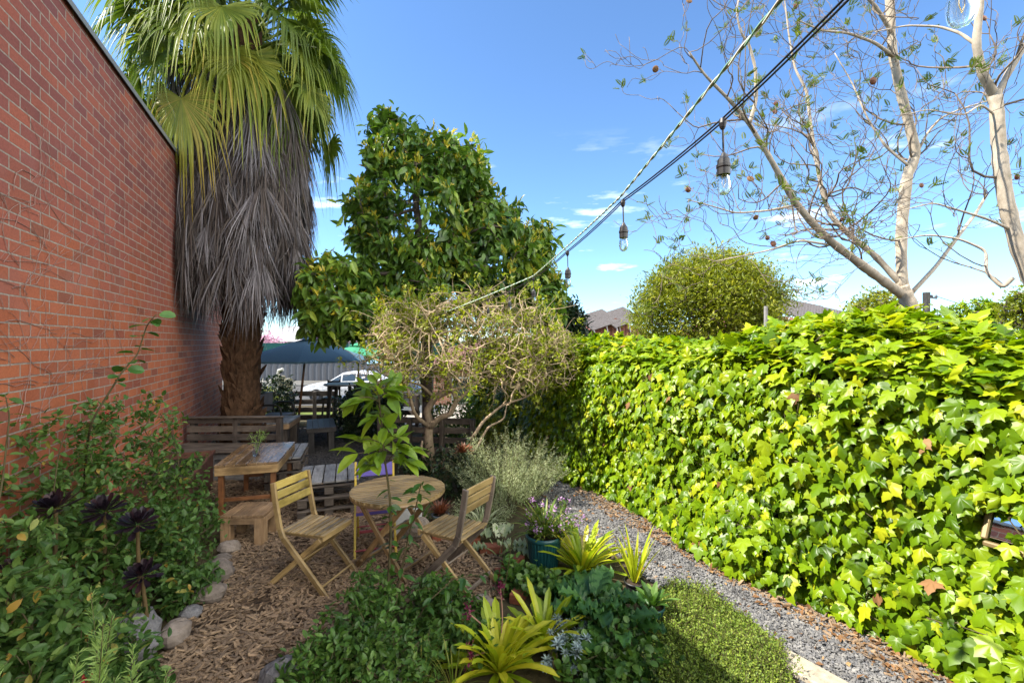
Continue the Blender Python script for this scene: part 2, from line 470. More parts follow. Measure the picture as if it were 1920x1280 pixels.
br = wt.nodes.new('ShaderNodeMapRange'); br.interpolation_type = 'SMOOTHSTEP'; br.inputs[1].default_value = .72; br.inputs[2].default_value = 1.0; wt.links.new(ad.outputs[0], br.inputs[0])
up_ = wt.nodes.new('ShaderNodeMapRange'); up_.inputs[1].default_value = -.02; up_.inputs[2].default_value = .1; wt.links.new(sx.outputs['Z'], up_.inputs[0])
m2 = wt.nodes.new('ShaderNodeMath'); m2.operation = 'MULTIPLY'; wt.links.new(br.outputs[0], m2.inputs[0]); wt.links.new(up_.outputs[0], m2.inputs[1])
mx2 = wt.nodes.new('ShaderNodeMix'); mx2.data_type = 'RGBA'; mx2.inputs[7].default_value = (FILL_CLOUD, FILL_CLOUD*.97, FILL_CLOUD*.93, 1); wt.links.new(m2.outputs[0], mx2.inputs[0]); wt.links.new(mx.outputs[2], mx2.inputs[6])
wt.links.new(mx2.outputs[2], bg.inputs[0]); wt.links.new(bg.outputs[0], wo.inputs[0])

# ------------------------------------------------------------------ shared materials
M = {}
M['old_wood'] = wood_mat('weathered_dark_wood', (.03, .025, .022), (.085, .068, .055), (.16, .135, .115), .7)
M['grey_wood'] = wood_mat('silvered_wood', (.07, .068, .066), (.2, .195, .19), (.33, .33, .33), .6)
M['black_wood'] = wood_mat('dark_stained_wood', (.012, .011, .011), (.035, .032, .03), (.08, .075, .07), .6)
M['teak'] = wood_mat('oiled_teak', (.11, .066, .028), (.255, .165, .075), (.38, .265, .135), .42, .5)
M['chairwood'] = wood_mat('yellowed_chair_timber', (.15, .10, .042), (.30, .21, .09), (.42, .31, .155), .45, .45)
M['redwood'] = wood_mat('varnished_red_timber', (.06, .022, .01), (.17, .07, .028), (.27, .125, .05), .4, .5)
M['tabletop'] = wood_mat('varnished_tabletop', (.085, .05, .024), (.22, .14, .07), (.36, .25, .14), .25, .6)
M['plank'] = wood_mat('raw_pine', (.14, .085, .045), (.30, .19, .10), (.42, .29, .17), .65)
M['yellow'] = paint_mat('yellow_paint', (.50, .36, .05), .5)
M['purple'] = paint_mat('purple_paint', (.085, .06, .30), .45)
M['pink'] = paint_mat('pink_paint', (.42, .20, .17), .5)
M['red'] = paint_mat('faded_red_paint', (.28, .05, .06), .5)
M['rust'] = paint_mat('rusted_steel', (.10, .042, .028), .75, .3, .4)
M['steel'] = paint_mat('dark_steel', (.10, .10, .115), .5, .4, .2)
M['black'] = paint_mat('black_rubber', (.012, .012, .013), .45)
M['grey'] = paint_mat('grey_concrete', (.26, .25, .235), .85, .2, .3, scale=18)
M['white'] = paint_mat('white_gloss', (.52, .52, .52), .25)
M['soil'] = stone_mat('dark_soil', (.018, .012, .008), (.06, .042, .028), 40)
M['chips'] = stone_mat('wood_chip', (.13, .09, .06), (.315, .23, .152), 30)
M['gravel'] = stone_mat('blue_gravel', (.08, .081, .085), (.24, .243, .248), 30)
M['stone'] = stone_mat('field_stone', (.10, .085, .075), (.25, .215, .19), 22)
M['dark_stone'] = stone_mat('bluestone', (.07, .07, .078), (.24, .24, .25), 45)
M['brick'] = stone_mat('loose_red_brick', (.16, .05, .028), (.32, .115, .065), 30)
M['teal'] = paint_mat('teal_plastic', (.008, .06, .065), .35, .5, .15)
M['post_wood'] = wood_mat('weathered_post_timber', (.06, .048, .04), (.155, .125, .10), (.25, .21, .17), .6)
M['bark'] = bark_mat('grey_brown_bark', (.05, .038, .03), (.17, .135, .105))
M['pale_bark'] = bark_mat('pale_smooth_bark', (.25, .205, .15), (.52, .45, .35), 16, .35)
M['shrub_bark'] = bark_mat('rough_shrub_bark', (.11, .08, .05), (.36, .28, .19), 26, .7)
M['twig'] = bark_mat('bare_twig', (.26, .19, .115), (.55, .44, .29), 22, .4)
M['jtwig'] = bark_mat('grey_brown_twig', (.085, .065, .048), (.24, .19, .145), 20, .3)
M['stem'] = bark_mat('green_brown_stem', (.035, .035, .015), (.11, .09, .045))
g_ = lambda *s: list(s)
M['ivy'] = leaf_mat('ivy_leaf', [(0, (.06, .135, .004)), (.4, (.165, .29, .005)), (.8, (.31, .41, .008)), (1, (.45, .49, .015))], .38, .4, .35, (1.25, 1.2, .35))
M['palm'] = leaf_mat('palm_frond', [(0, (.055, .10, .014)), (.55, (.14, .20, .026)), (.85, (.28, .30, .04)), (1, (.44, .34, .07))], .5, .42, .3)
M['dead'] = leaf_mat('dead_palm_leaf', [(0, (.034, .027, .024)), (.35, (.095, .076, .066)), (.62, (.125, .117, .128)), (1, (.26, .245, .26))], .7, .12, .25, (1, .95, .9))
M['avocado'] = leaf_mat('avocado_leaf', [(0, (.045, .10, .016)), (.55, (.13, .245, .032)), (.85, (.25, .36, .04)), (1, (.55, .42, .03))], .36, .32, .5)
M['lime_leaf'] = leaf_mat('fresh_lime_leaf', [(0, (.16, .22, .015)), (1, (.36, .38, .03))], .45, .45)
M['jac'] = leaf_mat('feathery_leaf', [(0, (.06, .11, .012)), (1, (.17, .21, .025))], .5, .4)
M['olive'] = leaf_mat('yellow_green_leaf', [(0, (.10, .14, .012)), (.6, (.25, .28, .02)), (1, (.40, .37, .03))], .45, .4)
M['bushy'] = leaf_mat('sage_shrub_leaf', [(0, (.035, .09, .018)), (.6, (.095, .19, .04)), (.92, (.18, .27, .06)), (1, (.42, .26, .05))], .5, .4)
M['mint'] = leaf_mat('mint_leaf', [(0, (.03, .08, .014)), (.6, (.085, .18, .03)), (1, (.17, .28, .055))], .42, .38)
M['dark_leaf'] = leaf_mat('dark_shrub_leaf', [(0, (.010, .022, .009)), (.7, (.025, .05, .016)), (1, (.06, .09, .025))], .4, .25)
M['silver'] = leaf_mat('silver_green_leaf', [(0, (.13, .18, .08)), (.6, (.37, .43, .23)), (1, (.58, .60, .38))], .6, .3)
M['rosemary'] = leaf_mat('rosemary_needle', [(0, (.10, .19, .04)), (1, (.34, .50, .14))], .5, .4)
M['bromeliad'] = leaf_mat('bromeliad_strap', [(0, (.17, .27, .01)), (.5, (.36, .44, .018)), (1, (.56, .52, .03))], .33, .38, .5)
M['lily'] = leaf_mat('lily_strap', [(0, (.05, .11, .015)), (.7, (.14, .22, .03)), (1, (.34, .32, .06))], .4, .35)
M['thyme'] = leaf_mat('thyme_sprig', [(0, (.06, .115, .01)), (.6, (.20, .29, .03)), (1, (.36, .41, .07))], .55, .35)
M['black_leaf'] = leaf_mat('black_rosette_leaf', [(0, (.006, .004, .008)), (.8, (.014, .007, .012)), (1, (.035, .012, .014))], .45, .03, .3, (1, .6, .6))
M['glaucous'] = leaf_mat('blue_grey_succulent', [(0, (.13, .19, .18)), (1, (.30, .38, .36))], .5, .1, .3, (1, 1, 1))
M['sapling'] = leaf_mat('citrus_leaf', [(0, (.10, .19, .015)), (.6, (.19, .31, .022)), (1, (.27, .38, .03))], .33, .42, .5)
M['sapling_dark'] = leaf_mat('older_citrus_leaf', [(0, (.025, .07, .012)), (1, (.06, .15, .02))], .35, .3, .5)
M['broad'] = leaf_mat('broad_leaf', [(0, (.03, .09, .02)), (.7, (.075, .19, .04)), (1, (.15, .27, .08))], .38, .35)
M['redleaf'] = leaf_mat('red_succulent_leaf', [(0, (.08, .03, .012)), (1, (.28, .09, .04))], .45, .15, .4, (1.1, .8, .6))
M['litter'] = leaf_mat('fallen_leaf', [(0, (.10, .05, .022)), (.6, (.25, .13, .055)), (1, (.40, .26, .12))], .7, .15, .2, (1, .9, .7))
M['pink_flower'] = leaf_mat('pink_blossom', [(0, (.5, .28, .38)), (1, (.75, .5, .6))], .6, .35, .2, (1, 1, 1))
M['lilac_flower'] = leaf_mat('lilac_petal', [(0, (.36, .16, .42)), (1, (.62, .42, .62))], .6, .3, .2, (1, 1, 1))
M['maroon'] = leaf_mat('maroon_petal', [(0, (.06, .008, .025)), (1, (.20, .02, .07))], .5, .2, .3, (1, .7, .7))
M['redflower'] = leaf_mat('red_petal', [(0, (.25, .01, .02)), (1, (.5, .03, .04))], .5, .3, .3, (1, .6, .6))

# ------------------------------------------------------------------ ground
def gz(y): return float(np.interp(y, [-10, 11.5, 20, 38, 60], [0, 0, -1.2, -1.44, -1.5]))
def gmat():
    t = NT('garden_soil'); o = t.obj()
    n = t.noise(o, 9, 6, .7); n2 = t.noise(o, .6, 3)
    c = t.ramp(n, [(.3, (.022, .015, .010)), (.7, (.085, .06, .04))])
    c = t.mix(t.math('MULTIPLY', n2, .4), c, (.09, .10, .03))
    t.pbr(c, .95, .15, t.bump(n, .8, .03)); return t.m
ys = [-40, -10, 0, 6, 11.5, 14, 17, 20, 26, 38, 60, 120, 320]; xs = [-320, -80, -30, -12, -4, 0, 6, 14, 30, 80, 320]
A = np.array([[(x, y, gz(y)) for x in xs] for y in ys], float)
mb = MB(); mb.grid(A)
tag(mb.build('ground', gmat()), kind='structure')
def flat(name, px, z, mat, world=False):
    pts = [G(u, v)[:2] if not world else (u, v) for u, v in px]
    mb = MB(); mb.poly(pts, z); return tag(mb.build(name, mat), kind='structure'), np.array(pts)
def sheet_mat(name, c0, c1, sc):
    t = NT(name); o = t.obj(); v = t.n('ShaderNodeTexVoronoi'); v.inputs['Scale'].default_value = sc; t.l(o, v.inputs['Vector'])
    n = t.noise(o, 3, 4)
    s = t.n('ShaderNodeSeparateColor'); t.l(v.outputs['Color'], s.inputs[0])
    c = t.ramp(t.math('ADD', t.math('MULTIPLY', s.outputs[0], .7), t.math('MULTIPLY', n, .3)), [(.2, c0), (.8, c1)])
    t.pbr(c, .9, .2, t.bump(v.outputs['Distance'], .7, .012)); return t.m
MULCH = [(210, 1400), (330, 1190), (395, 1120), (440, 1035), (425, 960), (395, 925), (385, 890), (470, 880), (575, 890), (690, 940), (830, 975), (945, 1050), (950, 1110), (880, 1160), (760, 1130), (660, 1180), (580, 1260), (540, 1400)]
_, mulch_xy = flat('mulch_area', MULCH, .004, sheet_mat('mulch_base', (.03, .02, .013), (.13, .085, .05), 38))
PATH = [(955, 842), (985, 880), (990, 930), (1050, 985), (1130, 1020), (1200, 1075), (1240, 1105), (1325, 1120), (1405, 1165), (1475, 1225), (1560, 1420), (2150, 1500), (1850, 1300), (1540, 1120), (1390, 1040), (1190, 940), (1085, 905), (1030, 868)]
_, path_xy = flat('gravel_path', PATH, .004, sheet_mat('gravel_base', (.035, .036, .04), (.13, .135, .145), 60))
DG = [(480, 800), (640, 800), (700, 850), (715, 900), (690, 938), (576, 888), (480, 878)]
_, dg_xy = flat('rear_gravel_area', DG, .008, sheet_mat('rear_gravel_base', (.02, .02, .022), (.09, .085, .085), 55))
def inpoly(p, q):
    x, y = p[:, 0], p[:, 1]; c = np.zeros(len(p), bool); j = len(q)-1
    for i in range(len(q)):
        k = ((q[i, 1] > y) != (q[j, 1] > y)) & (x < (q[j, 0]-q[i, 0])*(y-q[i, 1])/(q[j, 1]-q[i, 1]+1e-12)+q[i, 0])
        c ^= k; j = i
    return c
def sample(q, n, dens=1.0, patchy=False):
    lo, hi = q.min(0), q.max(0); out = []
    tot = 0
    while tot < n:
        p = U(0, 1, (n*2, 2))*(hi-lo)+lo
        p = p[inpoly(p, q)]
        if patchy: p = p[(np.sin(p[:, 0]*7.3+1.7*np.sin(p[:, 1]*3.1))+np.sin(p[:, 1]*6.1+2.1*np.sin(p[:, 0]*4.3)) > -1.25) | (U(0, 1, len(p)) < .22)]
        keep = U(0, 1, len(p)) < np.clip((3.2/np.maximum(p[:, 1], .5))**dens, 0, 1)
        p = p[keep]; out.append(p); tot += len(p)
    return np.concatenate(out)[:n]
def rotz(n):
    a = U(0, 2*math.pi, n); return np.stack([np.cos(a), np.sin(a), np.zeros(n)], -1)
def scatter_ground(name, label, cat, q, n, T, size, mat, z0, zs, tilt, dens=1.0):
    p = sample(q, n, dens, 'chip' in name); pos = np.column_stack([p, z0+U(0, 1, n)**2*zs])
    d = rotz(n)+rng.normal(size=(n, 3))*np.array([0, 0, tilt])
    up = nrm(np.array([0, 0, 1.])+rng.normal(size=(n, 3))*tilt)
    mb = MB(); mb.inst(T, pos, frames(d, up), size(n), U(0, 1, n))
    o = mb.build(name, mat); return tag(o, label, cat, kind='stuff')
CHIP = (np.array([(-.5, 0, 0), (.5, .05, 0), (.42, 1, 0), (-.38, .93, 0), (-.45, .04, .5), (.46, .1, .5), (.36, .92, .5), (-.34, .88, .5)], float), fl([(4, 5, 6, 7), (0, 1, 5, 4), (1, 2, 6, 5), (2, 3, 7, 6), (3, 0, 4, 7)]))
scatter_ground('wood_chips', 'loose brown wood chip mulch spread between the garden beds', 'mulch', mulch_xy, 17000, CHIP,
    lambda n: np.column_stack([U(.009, .021, n), U(.022, .08, n), U(.004, .014, n)]), M['chips'], .004, .03, .22, 1.2)
_o = np.array([(1, 0, 0), (0, 1, 0), (-1, 0, 0), (0, -1, 0), (.3, .2, .8), (-.2, -.1, -.7)], float)
PEB = (_o, fl([(0, 1, 4), (1, 2, 4), (2, 3, 4), (3, 0, 4), (1, 0, 5), (2, 1, 5), (3, 2, 5), (0, 3, 5)]))
scatter_ground('path_gravel', 'blue grey crushed gravel covering the curved path beside the ivy', 'gravel', path_xy, 30000, PEB,
    lambda n: np.column_stack([U(.007, .016, n), U(.007, .014, n), U(.005, .011, n)]), M['gravel'], .006, .012, .4, 1.3)
scatter_ground('rear_gravel', 'dark gravel between the pallet seats at the back', 'gravel', dg_xy, 7000, PEB,
    lambda n: np.column_stack([U(.010, .022, n), U(.010, .02, n), U(.006, .014, n)]), stone_mat('dark_gravel', (.03, .03, .033), (.10, .098, .10), 30), .008, .012, .4, .3)
# litter along the ivy foot
LIT = np.array([G(u, v)[:2] for u, v in [(1030, 872), (1080, 925), (1140, 968), (1230, 1015), (1320, 1068), (1440, 1130), (1560, 1200), (1665, 1262), (1760, 1350), (1800, 1420), (2000, 1400), (1830, 1225), (1540, 1075), (1380, 1000), (1180, 915), (1060, 868)]])
scatter_ground('leaf_litter', 'dry brown leaves and bark bits along the foot of the ivy', 'leaf litter', LIT, 4200, L_SM,
    lambda n: U(.015, .06, n), M['litter'], .012, .02, .5, 1.0)
scatter_ground('bark_bits', 'brown bark chips strewn along the ivy edge of the gravel', 'mulch', LIT, 3800, CHIP,
    lambda n: np.column_stack([U(.008, .02, n), U(.02, .07, n), U(.004, .012, n)]), M['chips'], .012, .015, .25, 1.0)
scatter_ground('fallen_leaves', 'scattered dry leaves lying on the gravel path', 'leaf litter', path_xy, 420, L_SM,
    lambda n: U(.02, .06, n), M['litter'], .02, .012, .35, .6)
# street far off
def road_mat():
    t = NT('asphalt'); n = t.noise(t.obj(), 12, 6); t.pbr(t.ramp(n, [(.3, (.05, .05, .05)), (.7, (.085, .083, .08))]), .9, .2); return t.m
def lawn_mat():
    t = NT('verge_grass'); n = t.noise(t.obj(), 3, 6); t.pbr(t.ramp(n, [(.3, (.05, .085, .015)), (.7, (.16, .18, .04))]), .95, .1); return t.m
def strip(name, y0, y1, z, mat, x0=-60, x1=60, bump=0):
    A = np.array([[(x, y, gz(y)+z) for x in np.linspace(x0, x1, 14)] for y in np.linspace(y0, y1, 8)]); mb = MB(); mb.grid(A)
    return tag(mb.build(name, mat), kind='structure')
strip('verge', 12.5, 20, .01, lawn_mat()); strip('street', 22, 33, .015, road_mat())
mbk = MB(); mbk.box((0, 33.2, gz(33.2)+.06), (120, .3, .16)); tag(mbk.build('kerb', paint_mat('dull_kerb', (.13, .13, .12), .9)), kind='structure')
strip('footpath', 33.4, 37.8, .1, paint_mat('dull_path', (.11, .108, .10), .9, .2, .3))
mbk = MB(); mbk.poly([G(755, 800)[:2], G(830, 790)[:2], G(930, 775)[:2], G(930, 760)[:2], G(740, 760)[:2]], .012)
tag(mbk.build('driveway', paint_mat('pale_concrete', (.32, .29, .24), .9, .2, .2)), kind='structure')

# ------------------------------------------------------------------ brick building on the left
WD = nrm(np.array([-.4396, 1.0])); WN = np.array([WD[1], -WD[0]])      # along the wall, and out of it (to the right)
def WP(s, off=0.0, z=0.0):
    """point on the wall: s = depth Y along it"""
    b = np.array([-1.868-.4396*s, s])+WN*off; return np.array([b[0], b[1], z])
WH = 4.45; S0, S1 = -4.0, 9.5
wl = (S1-S0)*math.hypot(.4396, 1); wa = math.atan2(WD[1], WD[0])
def brick_mat():
    t = NT('red_brickwork'); o = t.obj()
    s = t.n('ShaderNodeSeparateXYZ'); t.l(o, s.inputs[0])
    wob = t.math('MULTIPLY', t.math('SUBTRACT', t.noise(o, 11, 2), .5), .006)
    cb = t.n('ShaderNodeCombineXYZ'); t.l(t.math('ADD', s.outputs[0], s.outputs[1]), cb.inputs[0]); t.l(t.math('ADD', s.outputs[2], wob), cb.inputs[1])
    def bt(c1, c2, mo, off=.5, sm=.1):
        b = t.n('ShaderNodeTexBrick'); b.offset = off; b.inputs['Color1'].default_value = (*c1, 1); b.inputs['Color2'].default_value = (*c2, 1); b.inputs['Mortar'].default_value = (*mo, 1)
        b.inputs['Scale'].default_value = 1; b.inputs['Mortar Size'].default_value = .0055; b.inputs['Mortar Smooth'].default_value = sm
        b.inputs['Bias'].default_value = 0; b.inputs['Brick Width'].default_value = .236; b.inputs['Row Height'].default_value = .086
        t.l(cb.outputs[0], b.inputs['Vector']); return b
    b = bt((0, 0, 0), (1, 1, 1), (.5, .5, .5))
    sp = t.n('ShaderNodeSeparateColor'); t.l(b.outputs['Color'], sp.inputs[0])
    f = sp.outputs[0]
    lo = t.ramp(f, [(0, (.25, .075, .045)), (.07, (.20, .075, .05)), (.2, (.29, .088, .044)), (.6, (.335, .104, .049)), (1, (.40, .13, .057))])
    hi = t.ramp(f, [(0, (.155, .06, .06)), (.3, (.19, .066, .058)), (.7, (.235, .078, .06)), (1, (.28, .088, .058))])
    hz = t.math('ADD', t.math('MULTIPLY', s.outputs[2], .33), t.math('MULTIPLY', t.math('SUBTRACT', f, .5), .38))
    hz = t.math('ADD', hz, t.math('MULTIPLY', t.math('SUBTRACT', t.noise(o, .8, 2), .5), .5))
    k = t.ramp(hz, [(.66, (0, 0, 0)), (.98, (1, 1, 1))])
    c = t.mix(k, lo, hi)
    fine = t.noise(o, 55, 5, .7); big = t.noise(o, 1.6, 4, .6)
    c = t.mix(1, c, t.ramp(fine, [(.25, (.72, .72, .72)), (.7, (1.15, 1.12, 1.1))]), 'MULTIPLY')
    c = t.mix(t.ramp(big, [(.55, (0, 0, 0)), (.8, (.35, .35, .35))]), c, (.26, .16, .15))
    c = t.mix(1, c, t.ramp(t.noise(o, .55, 5, .6, (1, 1, .6)), [(.36, (.78, .76, .76)), (.56, (1.06, 1.06, 1.06))]), 'MULTIPLY')
    mo = t.ramp(t.noise(o, 30, 4), [(.3, (.18, .145, .12)), (.7, (.33, .285, .24))])
    c = t.mix(b.outputs['Fac'], c, mo)
    hgt = t.math('SUBTRACT', t.math('MULTIPLY', fine, .35), b.outputs['Fac'])
    t.pbr(c, .85, .25, t.bump(hgt, .75, .008)); return t.m
w0 = WP(S0)
bld = thing('brick_building', 'long red brick building with a plain tall side wall and metal roof capping', 'building', w0, wa)
mb = MB(); D_ = 7.0
th = .24
def wallbox(x0, x1, y0, y1, z0, z1): 
    return ((x0+x1)/2, (y0+y1)/2, (z0+z1)/2), (x1-x0, y1-y0, z1-z0)
mb.box(*wallbox(0, wl, 0, th, -.5, WH), bev=.002)
mb.box(*wallbox(wl-th, wl, th+.002, D_, -2.0, WH), bev=.002); mb.box(*wallbox(0, th, th+.002, D_, -.5, WH), bev=.002)
mb.build('wall', brick_mat(), bld, local=True)
mb = MB(); mb.box(*wallbox(.05, wl-.05, th, D_, WH-.35, WH-.25)); mb.build('roof', M['steel'], bld, local=True)
mb = MB(); mb.box(*wallbox(-.02, wl+.03, -.03, th+.03, WH+.001, WH+.02), bev=.003); mb.box(*wallbox(-.02, wl+.03, -.034, -.030, WH-.035, WH+.018), bev=.001)
mb.build('capping', paint_mat('blue_grey_metal', (.16, .18, .21), .4, .5, .1), bld, local=True)

# bare creeper stems clinging to the wall
mb = MB(); cp = []
for k in range(70):
    s = U(2.7, 4.7) if k < 40 else U(2.7, 3.4); z = U(1.3, 3.0); a = U(.2, 2.9); pts = []
    for i in range(14):
        pts.append(WP(s, .006+.004*math.sin(i), z)); a += rng.normal()*.33; a = min(max(a, -.2), math.pi+.2)
        s += math.cos(a)*.075; z += math.sin(a)*.06
    cp.append(pts)
cp = np.array(cp); mb.tubes(cp, np.linspace(.0021, .0009, 14)[None]*U(.6, 1.3, len(cp))[:, None], 4)
tag(mb.build('bare_creeper', bark_mat('dry_creeper', (.14, .08, .07), (.30, .20, .17))), 'leafless thin creeper stems clinging to the brick wall', 'creeper')
# ------------------------------------------------------------------ fan palm
PX, PY = -4.24, 7.15
palm = thing('fan_palm', 'tall fan palm with a thick skirt of dead grey leaves beside the brick wall', 'palm tree', (PX, PY, 0))
mb = MB()
zz = np.linspace(0, 6.9, 30); rr = np.interp(zz, [0, .5, 1.0, 2.0, 2.6, 6.1], [.30, .27, .25, .25, .26, .28])
mb.tubes(np.column_stack([np.full(30, PX), np.full(30, PY), zz]), rr, 20)
def trunk_mat():
    t = NT('palm_trunk'); o = t.obj(); n = t.noise(o, 18, 6, .7, (1, 1, .5))
    t.pbr(t.ramp(n, [(.3, (.018, .010, .006)), (.7, (.10, .055, .03))]), .9, .15, t.bump(n, .9, .03)); return t.m
tm = trunk_mat()
BOOT = simple_leaf(.62, .3, -.25, ((.2, 1.), (.55, .8), (.85, .4)))
n = 620
a = U(0, 2*math.pi, n); z = U(.02, 2.9, n); r0 = np.interp(z, [0, .5, 1, 2, 2.6, 6.1], [.28, .25, .23, .23, .24, .26])
rd = np.stack([np.cos(a), np.sin(a), 0*a], -1); pos = np.stack([PX+r0*np.cos(a), PY+r0*np.sin(a), z], -1)
d = nrm(rd*U(.15, .6, n)[:, None]+np.array([0, 0, 1.])+np.stack([-np.sin(a), np.cos(a), 0*a], -1)*rng.normal(size=n)[:, None]*.5)
mb.inst(BOOT, pos, frames(d, -rd+np.array([0, 0, .2])), np.column_stack([U(.18, .30, n), U(.16, .34, n), U(.22, .36, n)]), U(0, 1, n))
mb.build('trunk', tm, palm)
def clampw(V, off=.03):
    """keep points on the garden side of the wall below the roof"""
    b = (V[..., 0]+1.868+.4396*V[..., 1])*WN[0]/ (WN[0]**2+0*V[..., 0]) if False else (V[..., 0]-(-1.868))*WN[0]+V[..., 1]*WN[1]
    k = np.where(V[..., 2] < WH+.05, np.maximum(off-b, 0), 0)
    V[..., 0] += k*WN[0]; V[..., 1] += k*WN[1]; return V
# dead skirt: fans folded down in overlapping tiers
mb = MB()
for i in range(620):
    a0 = U(0, 2*math.pi); zt = U(2.85, 5.5)
    if i < 240: zt = U(4.5, 5.95)
    rh = U(.5, .95) if zt < 4.3 else U(.45, .90)
    hub = np.array([PX+rh*math.cos(a0), PY+rh*math.sin(a0), zt])
    k = 34; sp = np.linspace(-1, 1, k)*U(.28, .5)+rng.normal(size=k)*.05
    L = U(.6, 1.15)*np.ones(k)*U(.75, 1.1, k)
    t = np.linspace(0, 1, 6)
    tang = np.array([-math.sin(a0), math.cos(a0), 0]); out = np.array([math.cos(a0), math.sin(a0), 0])
    fl_ = U(.10, .34)
    lat = np.sin(sp)[:, None]*t[None]*L[:, None]*np.where(t < .6, 1, 1-.35*(t-.6))[None]
    dn = -np.cos(sp)[:, None]*t[None]*L[:, None]
    ou = (fl_*t[None]**.7-.10*t[None]**2.2)*np.ones((k, 1))*L[:, None]+rng.normal(size=(k, 1))*.05*t[None]
    mid = hub+lat[..., None]*tang+ou[..., None]*out+dn[..., None]*np.array([0, 0, 1.])
    mid += rng.normal(size=(k, 1, 3))*.05*t[None, :, None]**2
    w = .0078*np.interp(t, [0, .3, .6, 1], [.5, 1, .8, .1])
    ang = U(-1.1, 1.1, k); sd = tang*np.cos(ang)[:, None]+out*np.sin(ang)[:, None]
    e = np.stack([mid-sd[:, None]*w[None, :, None], mid+sd[:, None]*w[None, :, None]], 2)
    clampw(e)
    V = e.reshape(-1, 3); m = 6
    q = np.array([[2*j, 2*j+1, 2*j+3, 2*j+2] for j in range(m-1)])
    Lp = (q.ravel()[None]+12*np.arange(k)[:, None]).ravel()
    mb.raw(V, Lp, np.full(k*(m-1), 4), np.repeat(np.clip(U(.2, .8)+rng.normal(size=k)*.2, 0, 1), 12))
mb.build('dead_leaf_skirt', M['dead'], palm)
# living fronds
def frond(az, el, lp, Rf, zc, rnd, droop):
    mb = MB()
    c0 = np.array([PX+.22*math.cos(az), PY+.22*math.sin(az), zc])
    t = np.linspace(0, 1, 7); aa = el-droop*.6*t**1.5
    dh = np.array([math.cos(az), math.sin(az), 0]); Z = np.array([0, 0, 1.])
    h = np.concatenate([[0], np.cumsum(np.cos(aa[:-1]))])*lp/6; v = np.concatenate([[0], np.cumsum(np.sin(aa[:-1]))])*lp/6
    pet = c0+h[:, None]*dh+v[:, None]*Z
    clampw(pet)
    mb.tubes(pet, np.linspace(.024, .013, 7), 5, rnd)
    hub = pet[-1]; ax = nrm(math.cos(aa[-1]-.25)*dh+math.sin(aa[-1]-.25)*Z); sd = np.array([-math.sin(az), math.cos(az), 0]); nv = np.cross(sd, ax)*-1
    if nv[2] < 0: nv = -nv
    k = 44; th = np.linspace(-2.15, 2.15, k)
    m = 8; t = np.linspace(0, 1, m)
    dirs = np.cos(th)[:, None]*ax+np.sin(th)[:, None]*sd+(.18*np.abs(np.sin(th)))[:, None]*nv
    dirs = nrm(dirs)
    L = Rf*(1-.16*np.abs(th)/2.15)*U(.9, 1.08, k)
    mid = hub+dirs[:, None]*(t[None]*L[:, None])[..., None]
    dr = droop*.55+.25
    g = np.maximum(t-.55, 0)**1.5*dr*1.15
    mid[..., 2] -= (g[None]*L[:, None]*U(.6, 1.3, (k, 1)))+.12*t[None]**2*L[:, None]
    hor = np.maximum(t-.5, 0)*dr*.55
    mid = mid-(dirs*np.array([1, 1, 0]))[:, None]*(hor[None]*L[:, None])[..., None]
    mid += rng.normal(size=(k, 1, 3))*.075*np.maximum(t-.35, 0)[None, :, None]**1.3
    w = np.interp(t, [0, .45, .6, .8, 1], [.15, 1, .85, .4, .05])*.5*(L*.92*4.3/k)[:, None].mean()*.62
    sdv = nrm(np.cross(dirs, nv))
    e = np.stack([mid-sdv[:, None]*w[None, :, None]+nv*(.25*w)[None, :, None], mid-nv*(.2*w)[None, :, None], mid+sdv[:, None]*w[None, :, None]+nv*(.25*w)[None, :, None]], 2)
    clampw(e)
    q = []
    for j in range(m-1):
        b = 3*j; q += [[b, b+1, b+4, b+3], [b+1, b+2, b+5, b+4]]
    q = np.array(q).ravel(); Lp = (q[None]+3*m*np.arange(k)[:, None]).ravel()
    rr = np.clip(rnd+rng.normal(size=k)*.08, 0, 1); R_ = np.repeat(rr, 3*m).reshape(k, m, 3).copy()
    R_[:, -2:, :] += .18
    mb.raw(e.reshape(-1, 3), Lp, np.full(k*(m-1)*2, 4), np.clip(R_, 0, 1).ravel())
    mb.build('frond', M['palm'], palm)
for i in range(78):
    az = i*2.399+U(-.25, .25); f = i/77
    el = rad(np.interp(f, [0, .2, .45, .72, 1], [-28, -10, 14, 44, 82]))+U(-.18, .18)
    frond(az, el, U(.8, 1.4)*(1-.15*f), U(.68, 1.02), np.interp(f, [0, 1], [6.0, 7.0]), float(np.clip(.5-.25*f+U(-.3, .3)+(.32 if f < .15 and U(0, 1) < .4 else 0), 0, 1)), U(.7, 1.6)*(1.15-.5*f))

